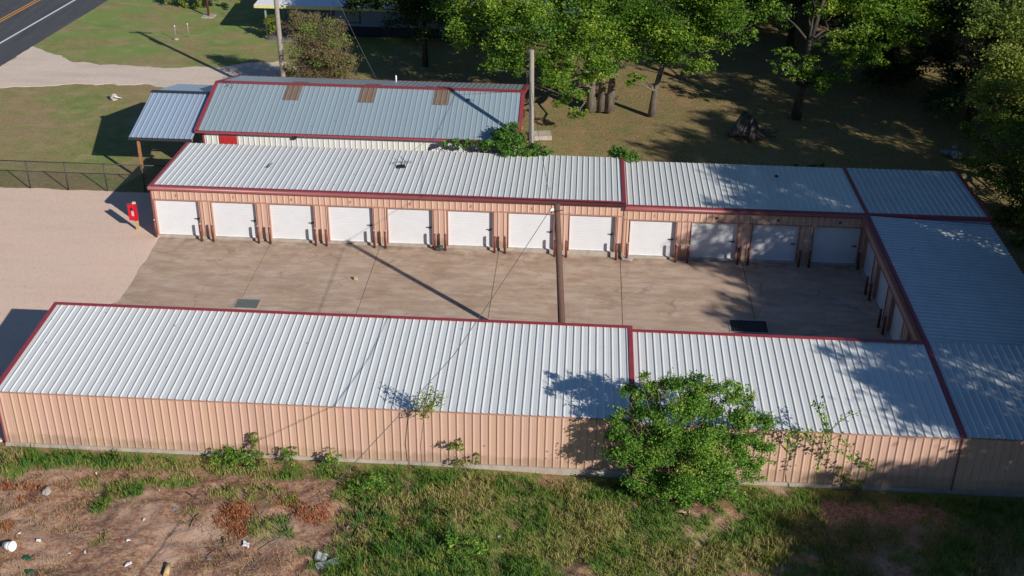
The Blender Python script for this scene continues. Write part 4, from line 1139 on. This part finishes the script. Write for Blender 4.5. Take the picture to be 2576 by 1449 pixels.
def shoots(root, base, paths, leafm, seed, size=.11, step=.055, stemm=None, r0=.02, rr=.07):
    q = np.random.default_rng(seed); B = np.array(base); m = MB(); C = []
    for pts in paths:
        pts = [Vector(p) - Vector(base) for p in pts]
        m.tube(pts, [r0 * (1 - .75 * i / (len(pts) - 1)) for i in range(len(pts))], 5)
        for i in range(len(pts) - 1):
            L = (pts[i + 1] - pts[i]).length
            if i == 0 and len(pts) > 3: continue
            for k in range(int(L / step)):
                p = pts[i].lerp(pts[i + 1], (k + .5) * step / L)
                for _ in range(2): C.append(np.array(p) + q.normal(size=3) * rr)
    m.build("stems", stemm or M_TWIG, root)
    C = np.array(C); V, F = leaves(C, size, .2, q)
    link("foliage", np_mesh("foliage", V, F, leafm, {"tone": np.repeat(q.random(len(C)), 4)}), root)
# upright shoots growing out of the shrub's top
sh = []
for (u0, v0, u1, v1) in [(1625, 985, 1605, 945), (1660, 975, 1690, 930), (1735, 980, 1740, 935), (1775, 985, 1785, 940), (1820, 990, 1830, 950), (1865, 1010, 1885, 965), (1905, 1060, 1945, 1035), (1905, 1090, 1960, 1065), (1570, 1040, 1535, 1020), (1560, 1100, 1525, 1095), (1565, 1150, 1525, 1150), (1920, 1150, 1955, 1170), (1640, 1000, 1625, 940), (1680, 1000, 1660, 950), (1715, 990, 1712, 945), (1760, 1000, 1755, 955), (1800, 1000, 1805, 965), (1850, 1020, 1855, 970), (1600, 1010, 1590, 975), (1890, 1060, 1925, 1045), (1880, 1100, 1935, 1085), (1580, 1070, 1545, 1060), (1900, 1130, 1950, 1120), (1890, 1010, 1900, 985)]:
    sh.append([P(u0, v0, -19.4), P((u0 + u1) / 2, (v0 + v1) / 2 - 2, -19.3), P(u1, v1, -19.2)])
shoots(shrub, (sb[0], -19.6, -.25), sh, L_SHRUB, 52, .085, .022, rr=.06)
tb = G(2050, 1246)
sp = empty("sapling", (tb[0], -19.2, -.25), 0, "sparse two-stemmed sapling with long leafy shoots in front of the right part of the wall", "sapling")
SY = -19.3
shoots(sp, (tb[0], -19.2, -.25), [
    [(tb[0], -19.2, -.25), P(2052, 1190, SY), P(2065, 1150, SY), P(2085, 1110, SY), P(2080, 1085, SY), P(2075, 1060, SY), P(2045, 1005, SY)],
    [P(2082, 1090, SY), P(2078, 1050, SY), P(2062, 1010, SY)],
    [P(2082, 1090, SY), P(2110, 1062, SY), P(2135, 1045, SY), P(2165, 1038, SY)],
    [P(2065, 1150, SY), P(2090, 1120, SY), P(2120, 1140, SY), P(2150, 1160, SY), P(2190, 1188, SY)],
    [P(2085, 1110, SY), P(2110, 1095, SY), P(2135, 1125, SY), P(2160, 1150, SY)],
    [P(2065, 1150, SY), P(2040, 1120, SY), P(2020, 1100, SY), P(1990, 1075, SY), P(1978, 1130, SY)],
    [P(2040, 1120, SY), P(2030, 1090, SY), P(2000, 1085, SY), P(1985, 1150, SY)],
    [P(2085, 1110, SY), P(2060, 1100, SY), P(2045, 1095, SY), P(2030, 1075, SY)],
    [P(2070, 1130, SY), P(2060, 1110, SY), P(2075, 1090, SY), P(2095, 1085, SY)]], L_SHRUB, 53, .12, .045, rr=.085)
tb = G(1060, 1200)
sp = empty("sapling", (tb[0], -19.0, -.25), 0, "thin sapling with a wispy pale top showing above the foreground eave", "sapling")
shoots(sp, (tb[0], -19.0, -.25), [[P(1070, 1030, -19.1), P(1068, 1010, -19.1), P(1060, 985, -19.1)], [P(1080, 1020, -19.1), P(1095, 1005, -19.1), P(1118, 995, -19.1)], [P(1066, 1050, -19.1), P(1050, 1020, -19.1), P(1045, 1000, -19.1)], [P(1068, 1040, -19.1), P(1090, 1015, -19.1), P(1105, 985, -19.1)],
        [P(1070, 1030, -19.1), P(1078, 1000, -19.1), P(1088, 970, -19.1)], [P(1066, 1050, -19.1), P(1080, 1030, -19.1), P(1112, 1010, -19.1)]], L_YEL, 54, .085, .016, rr=.10)
MB().tube([(0, 0, 0), Vector(P(1058, 1120, -19.08)) - Vector((tb[0], -19.0, -.25)), Vector(P(1070, 1020, -19.1)) - Vector((tb[0], -19.0, -.25))], [.02, .015, .008], 5).build("trunk", M_TWIG, sp)
WEEDS = [((590, 1165), 13, .5, "bushy bright green weed clump at the wall base left of centre"), ((740, 1175), 3, .22, "small bright green weed at the wall base"), ((835, 1185), 3, .25, "low green weed right of the small bright one by the wall"), ((665, 1130), 3, .2, "wispy weed standing up against the wall"),
         ((925, 1245), 14, .45, "dark green weed mound at the edge of the bare earth"), ((1160, 1400), 12, .4, "leafy green weed patch at the bottom centre"), ((1180, 1172), 4, .35, "straggly weed at the foot of the wall left of the big shrub"), ((2150, 1235), 4, .25, "small weed in the shade below the right wall")]
for i, ((u, v), n_, s_, lab) in enumerate(WEEDS):
    g = G(u, v, -.1); r = random.Random(i + 60)
    y = max(min(g[1], -18.9), -40)
    x = g[0]
    tall = u in (665, 1180, 2150)
    if tall: y = -18.75
    cl = [(x + r.gauss(0, s_), y + r.gauss(0, s_ * (.2 if tall else .5)), (r.uniform(.2, 1.1) if tall else r.uniform(.1, .5)), .26) for _ in range(n_)]
    bush(lab, (x, y, float(hz(x, y))), cl, L_SHRUB if not tall else L_YEL, 6 if not tall else 2.2, .075, 70 + i, stems=14, name="weed", spread=.13, stem_r=.010, cat="weed", twig_n=14, flat=1.3, sub=6, up=.1)

# ------------------------------------------------------------------ grass blades and litter on the cleared land
def blades(name, label, n, xr, yr, hfun, dfun, tonef, seed, width=.02, maxh=None, per=9, spread=.09):
    q = np.random.default_rng(seed)
    x = q.uniform(*xr, n); y = q.uniform(*yr, n)
    keep = q.random(n) < dfun(x, y)
    x, y = x[keep], y[keep]; k = len(x)
    h = hfun(x, y, q.random(k))
    X_ = np.repeat(x, per) + q.normal(size=k * per) * spread; Y_ = np.repeat(y, per) + q.normal(size=k * per) * spread
    ok = Y_ < -18.75
    H_ = np.repeat(h, per) * (.5 + .7 * q.random(k * per)); T0 = np.repeat(tonef(x, y, q.random(k)), per) + q.normal(size=k * per) * .07
    X_, Y_, H_, T0 = X_[ok], Y_[ok], H_[ok], T0[ok]
    N = len(X_); Z_ = hz(X_, Y_) - .02
    a = q.random(N) * 6.283; lean = (.15 + .6 * q.random(N)) * H_; b_ = q.random(N) * 6.283
    wx, wy = np.cos(b_) * width * .5, np.sin(b_) * width * .5
    mx_, my_ = X_ + np.cos(a) * lean * .35, Y_ + np.sin(a) * lean * .35
    tx, ty = X_ + np.cos(a) * lean, Y_ + np.sin(a) * lean
    V = np.stack([np.stack([X_ - wx, Y_ - wy, Z_], 1), np.stack([X_ + wx, Y_ + wy, Z_], 1), np.stack([mx_ + wx * .8, my_ + wy * .8, Z_ + H_ * .6], 1), np.stack([tx, ty, Z_ + H_ * .95], 1), np.stack([mx_ - wx * .8, my_ - wy * .8, Z_ + H_ * .6], 1)], 1).reshape(-1, 3)
    F = np.arange(5 * N).reshape(N, 5)
    me = np_mesh(name, V, F, L_GRASS, {"tone": np.repeat(np.clip(T0, 0, .93 if name in ("grass", "tall_grass") else 1), 5)})
    return tag(link(name, me), label, kind='stuff')
blades("grass", "uneven green and olive grass over the cleared land", 26000, (-3.5, 42), (-30, -18.78), lambda x, y, r: .12 + .28 * r * fbm(x, y, .8, 3, 6) * 1.6,
       lambda x, y: grassy(x, y) ** 1.3 * .85,
       lambda x, y, r: .10 + .26 * r + .46 * sstep(.40, .62, fbm(x, y, .6, 4, 14)) + .12 * sstep(27, 33, x), 81, .022)
blades("tall_grass", "tufts of taller blue-green grass", 2600, (-3.5, 21), (-28, -18.8), lambda x, y, r: .3 + .3 * r,
       lambda x, y: np.clip(sum(np.exp(-(((x - G(u, v)[0]) / (ru / 60)) ** 2 + ((y - G(u, v)[1]) / (rv / 34)) ** 2)) for (u, v, ru, rv) in [(150, 1150, 120, 10), (280, 1155, 90, 10), (30, 1175, 30, 14), (925, 1275, 40, 25), (1020, 1310, 70, 25), (1100, 1330, 50, 25), (960, 1400, 70, 50), (1090, 1400, 40, 40), (1240, 1430, 60, 20)]), 0, 1) * .55,
       lambda x, y, r: .02 + .16 * r, 82, .024, per=16, spread=.07)
blades("dry_grass", "straw and rust coloured dead grass on the bare earth", 15000, (-3.5, 42), (-30, -18.9), lambda x, y, r: .05 + .12 * r,
       lambda x, y: (1 - .55 * grassy(x, y)) * sstep(.48, .62, fbm(x, y, .7, 4, 21)) * .8,
       lambda x, y, r: .78 + .14 * r, 83, .016, per=8, spread=.12)
def rust(x, y):
    t = 0
    for (u, v, ru, rv) in [(590, 1290, 42, 26), (600, 1330, 30, 14), (785, 1290, 50, 17), (720, 1265, 30, 8), (910, 1225, 18, 6), (60, 1225, 60, 5), (10, 1335, 25, 12), (50, 1260, 20, 5)]:
        g = G(u, v); t = t + np.exp(-(((x - g[0]) / (ru / 95)) ** 2 + ((y - g[1]) / (rv / 50)) ** 2) ** 1.5)
    return np.clip(t, 0, 1)
blades("dead_brush", "rusty red dead cedar litter", 34000, (-2, 16), (-28, -18.9), lambda x, y, r: .10 + .14 * r, lambda x, y: rust(x, y) * .75, lambda x, y, r: .955 + .045 * r, 84, .018, per=14, spread=.12)
# twigs and sticks
def zg(u, v):
    g = G(u, v, -.1); return Vector((g[0], g[1], float(hz(g[0], g[1])) + .02))
m = MB(); q = random.Random(9)
for i in range(420):
    x = q.uniform(-2, 15) if i < 330 else q.uniform(14, 40); y = q.uniform(-27.5, -19.2); L = q.uniform(.12, .7); a = q.gauss(.3, .6)
    pts = [Vector((x + math.cos(a) * L * t + q.uniform(-.03, .03), y + math.sin(a) * L * t + q.uniform(-.03, .03), 0)) for t in (0, .33, .66, 1)]
    for p in pts: p.z = float(hz(p.x, p.y)) + .015
    m.tube(pts, [.009, .008, .006, .003], 3, False)
tag(m.build("twig_litter", M_TWIG), "scattered dark twigs on the bare earth", kind='stuff')
br = [([(468, 1240), (490, 1252), (520, 1268), (560, 1262)], "curved dark branch on bare earth below the wall"), ([(235, 1272), (262, 1250), (290, 1232)], "straight reddish branch lying left of the grass wedge"),
      ([(560, 1350), (562, 1375), (575, 1395), (590, 1420)], "crooked dark branch at the bottom left of centre"), ([(480, 1330), (490, 1310), (502, 1295)], "short dark stick on the bare earth"),
      ([(650, 1390), (680, 1370), (718, 1355), (720, 1325)], "curved stick with a hooked end near the bottom"), ([(520, 1400), (545, 1385), (590, 1375)], "long thin stick at the bottom edge"),
      ([(640, 1280), (655, 1310), (680, 1340)], "thin dark stick right of the bare patch"), ([(640, 1340), (680, 1320), (740, 1300)], "pale branch crossing the rusty litter"), ([(600, 1365), (630, 1350), (700, 1345)], "low dark branch near the centre bottom"), ([(10, 1240), (90, 1232), (150, 1222), (180, 1215)], "long rusty branch by the left grass strip")]
for i, (pp, lab) in enumerate(br):
    pts = [zg(*p) for p in pp]
    m = MB().tube(pts, [.03 - .018 * k / (len(pts) - 1) for k in range(len(pts))], 5)
    for k in range(3):
        a = pts[1 + k % (len(pts) - 1)]; d = Vector((q.uniform(-.5, .5), q.uniform(-.4, .4), q.uniform(0, .15))); m.tube([a, a + d * .5 + Vector((0, 0, .04)), a + d], [.012, .009, .004], 4)
    tag(m.build("branch", M_TWIG), lab, "branch", "fallen branches")
lg = [zg(424, 1425), zg(418, 1448)]
tag(MB().tube([lg[0] + Vector((0, 0, .1)), lg[1] + Vector((0, 0, .06))], [.09, .1], 8).build("log", M_WOOD), "short split log at the bottom edge", "log")
g = zg(870, 1275); 
cs_ = empty("tree_stump", zg(1732, 1300), 0, "pale broken stump with splayed splinters below the big shrub", "stump")
m = MB()
for k in range(16):
    a = q.uniform(0, 6.28); L = q.uniform(.15, .55); m.tube([(0, 0, 0), (math.cos(a) * L * .5, math.sin(a) * L * .3, .16), (math.cos(a) * L, math.sin(a) * L * .5 - .1, .1 + q.uniform(-.05, .25))], [.03, .02, .006], 4)
m.build("splinters", simple("straw_wood", (.5, .36, .2), .9), cs_)
# rubbish
def slab_bit(name, label, u, v, w, d, h, mat, rz, tilt=0.1, cat="rubbish"):
    p = zg(u, v); o = MB()
    n = 6
    for k in range(n):
        a, b_ = -w / 2 + w * k / n, -w / 2 + w * (k + 1) / n; za, zb = .03 * math.sin(k * 1.7), .03 * math.sin((k + 1) * 1.7)
        o.face([(a, -d / 2, za), (b_, -d / 2, zb), (b_, d / 2, zb + .02), (a, d / 2, za + .02)])
        o.face([(a, d / 2, za + .02 - h), (b_, d / 2, zb + .02 - h), (b_, -d / 2, zb - h), (a, -d / 2, za - h)])
    o.face([(-w / 2, -d / 2, 0), (-w / 2, d / 2, .02), (-w / 2, d / 2, .02 - h), (-w / 2, -d / 2, -h)])
    ob = o.build(name, mat); ob.location = p + Vector((0, 0, h + .05)); ob.rotation_euler = (tilt, tilt * .6, rz)
    return tag(ob, label, cat)
slab_bit("metal_scrap", "long bent grey metal sheet at the bottom centre-left", 825, 1425, .85, .28, .02, M_GREYMETAL, .55)
slab_bit("metal_scrap", "short folded grey metal sheet above the longer one", 808, 1408, .4, .3, .03, M_GREYMETAL, -.1, .3)
for i, (u, v, s, lab) in enumerate([(100, 1370, .22, "white paper scrap right of the white bucket"), (52, 1353, .12, "tiny white scrap above the bucket"), (215, 1395, .14, "white plastic bit on brown grass"), (175, 1395, .1, "small white stick-like bit"), (325, 1372, .2, "crumpled white bag at the lower left"), (325, 1425, .24, "pale torn paper near the bottom edge"),
                                    (620, 1378, .28, "torn white bag on the earth near the centre-left bottom"), (440, 1288, .28, "pale blue-grey bag on bare earth"), (402, 1242, .07, "tiny white chip on bare earth"), (242, 1190, .1, "white fragment by the grass wedge"), (527, 1410, .16, "silver wrapper near the log"), (560, 1310, .1, "blue scrap among twigs")]):
    mt = M_WHITEP if i not in (7, 11) else M_BLUEP
    p = zg(u, v); o = blob("litter", mt if i != 10 else M_GREYMETAL, (p.x, p.y, p.z + .02), (s * .45, s * .26, s * .12), i + 20, rz=i * .9, amp=.7); tag(o, lab, "litter")
bk = empty("bucket", zg(26, 1392) + Vector((0, 0, .12)), .5, "white plastic bucket on its side at the lower left corner", "bucket"); bk.rotation_euler = (1.35, 0, 1.2)
MB().tube([(0, 0, -.18), (0, 0, .18)], [.13, .16], 14).build("body", M_WHITEP, bk)
MB().tube([(0, 0, .17), (0, 0, .2)], .175, 14).build("rim", M_WHITEP, bk)
for i, (u, v, lab) in enumerate([(70, 1412, "dark green plastic lump by the bucket"), (75, 1444, "green plastic lid at the bottom left edge"), (72, 1392, "faded green lump")][:2]):
    p = zg(u, v); tag(blob("plastic_scrap", M_GREENP, (p.x, p.y, p.z + .02), (.16, .11, .04), i + 50), lab, "rubbish")
for i, (u, v, s, lab) in enumerate([(880, 1358, .16, "pale stone at the left edge of the tall grass"), (876, 1325, .08, "small pale stone above the larger one"), (363, 1318, .09, "small stone in the green wedge"), (243, 1246, .1, "stone at the tip of the grass wedge"), (1255, 1345, .09, "small stone in the right-hand grass"), (120, 1248, .2, "broad pale limestone lump left of the bare patch")]):
    p = zg(u, v); tag(blob("stone", M_ROCK, (p.x, p.y, p.z + .02), (s, s * .7, s * .45), i + 80, rz=i), lab, "stone")
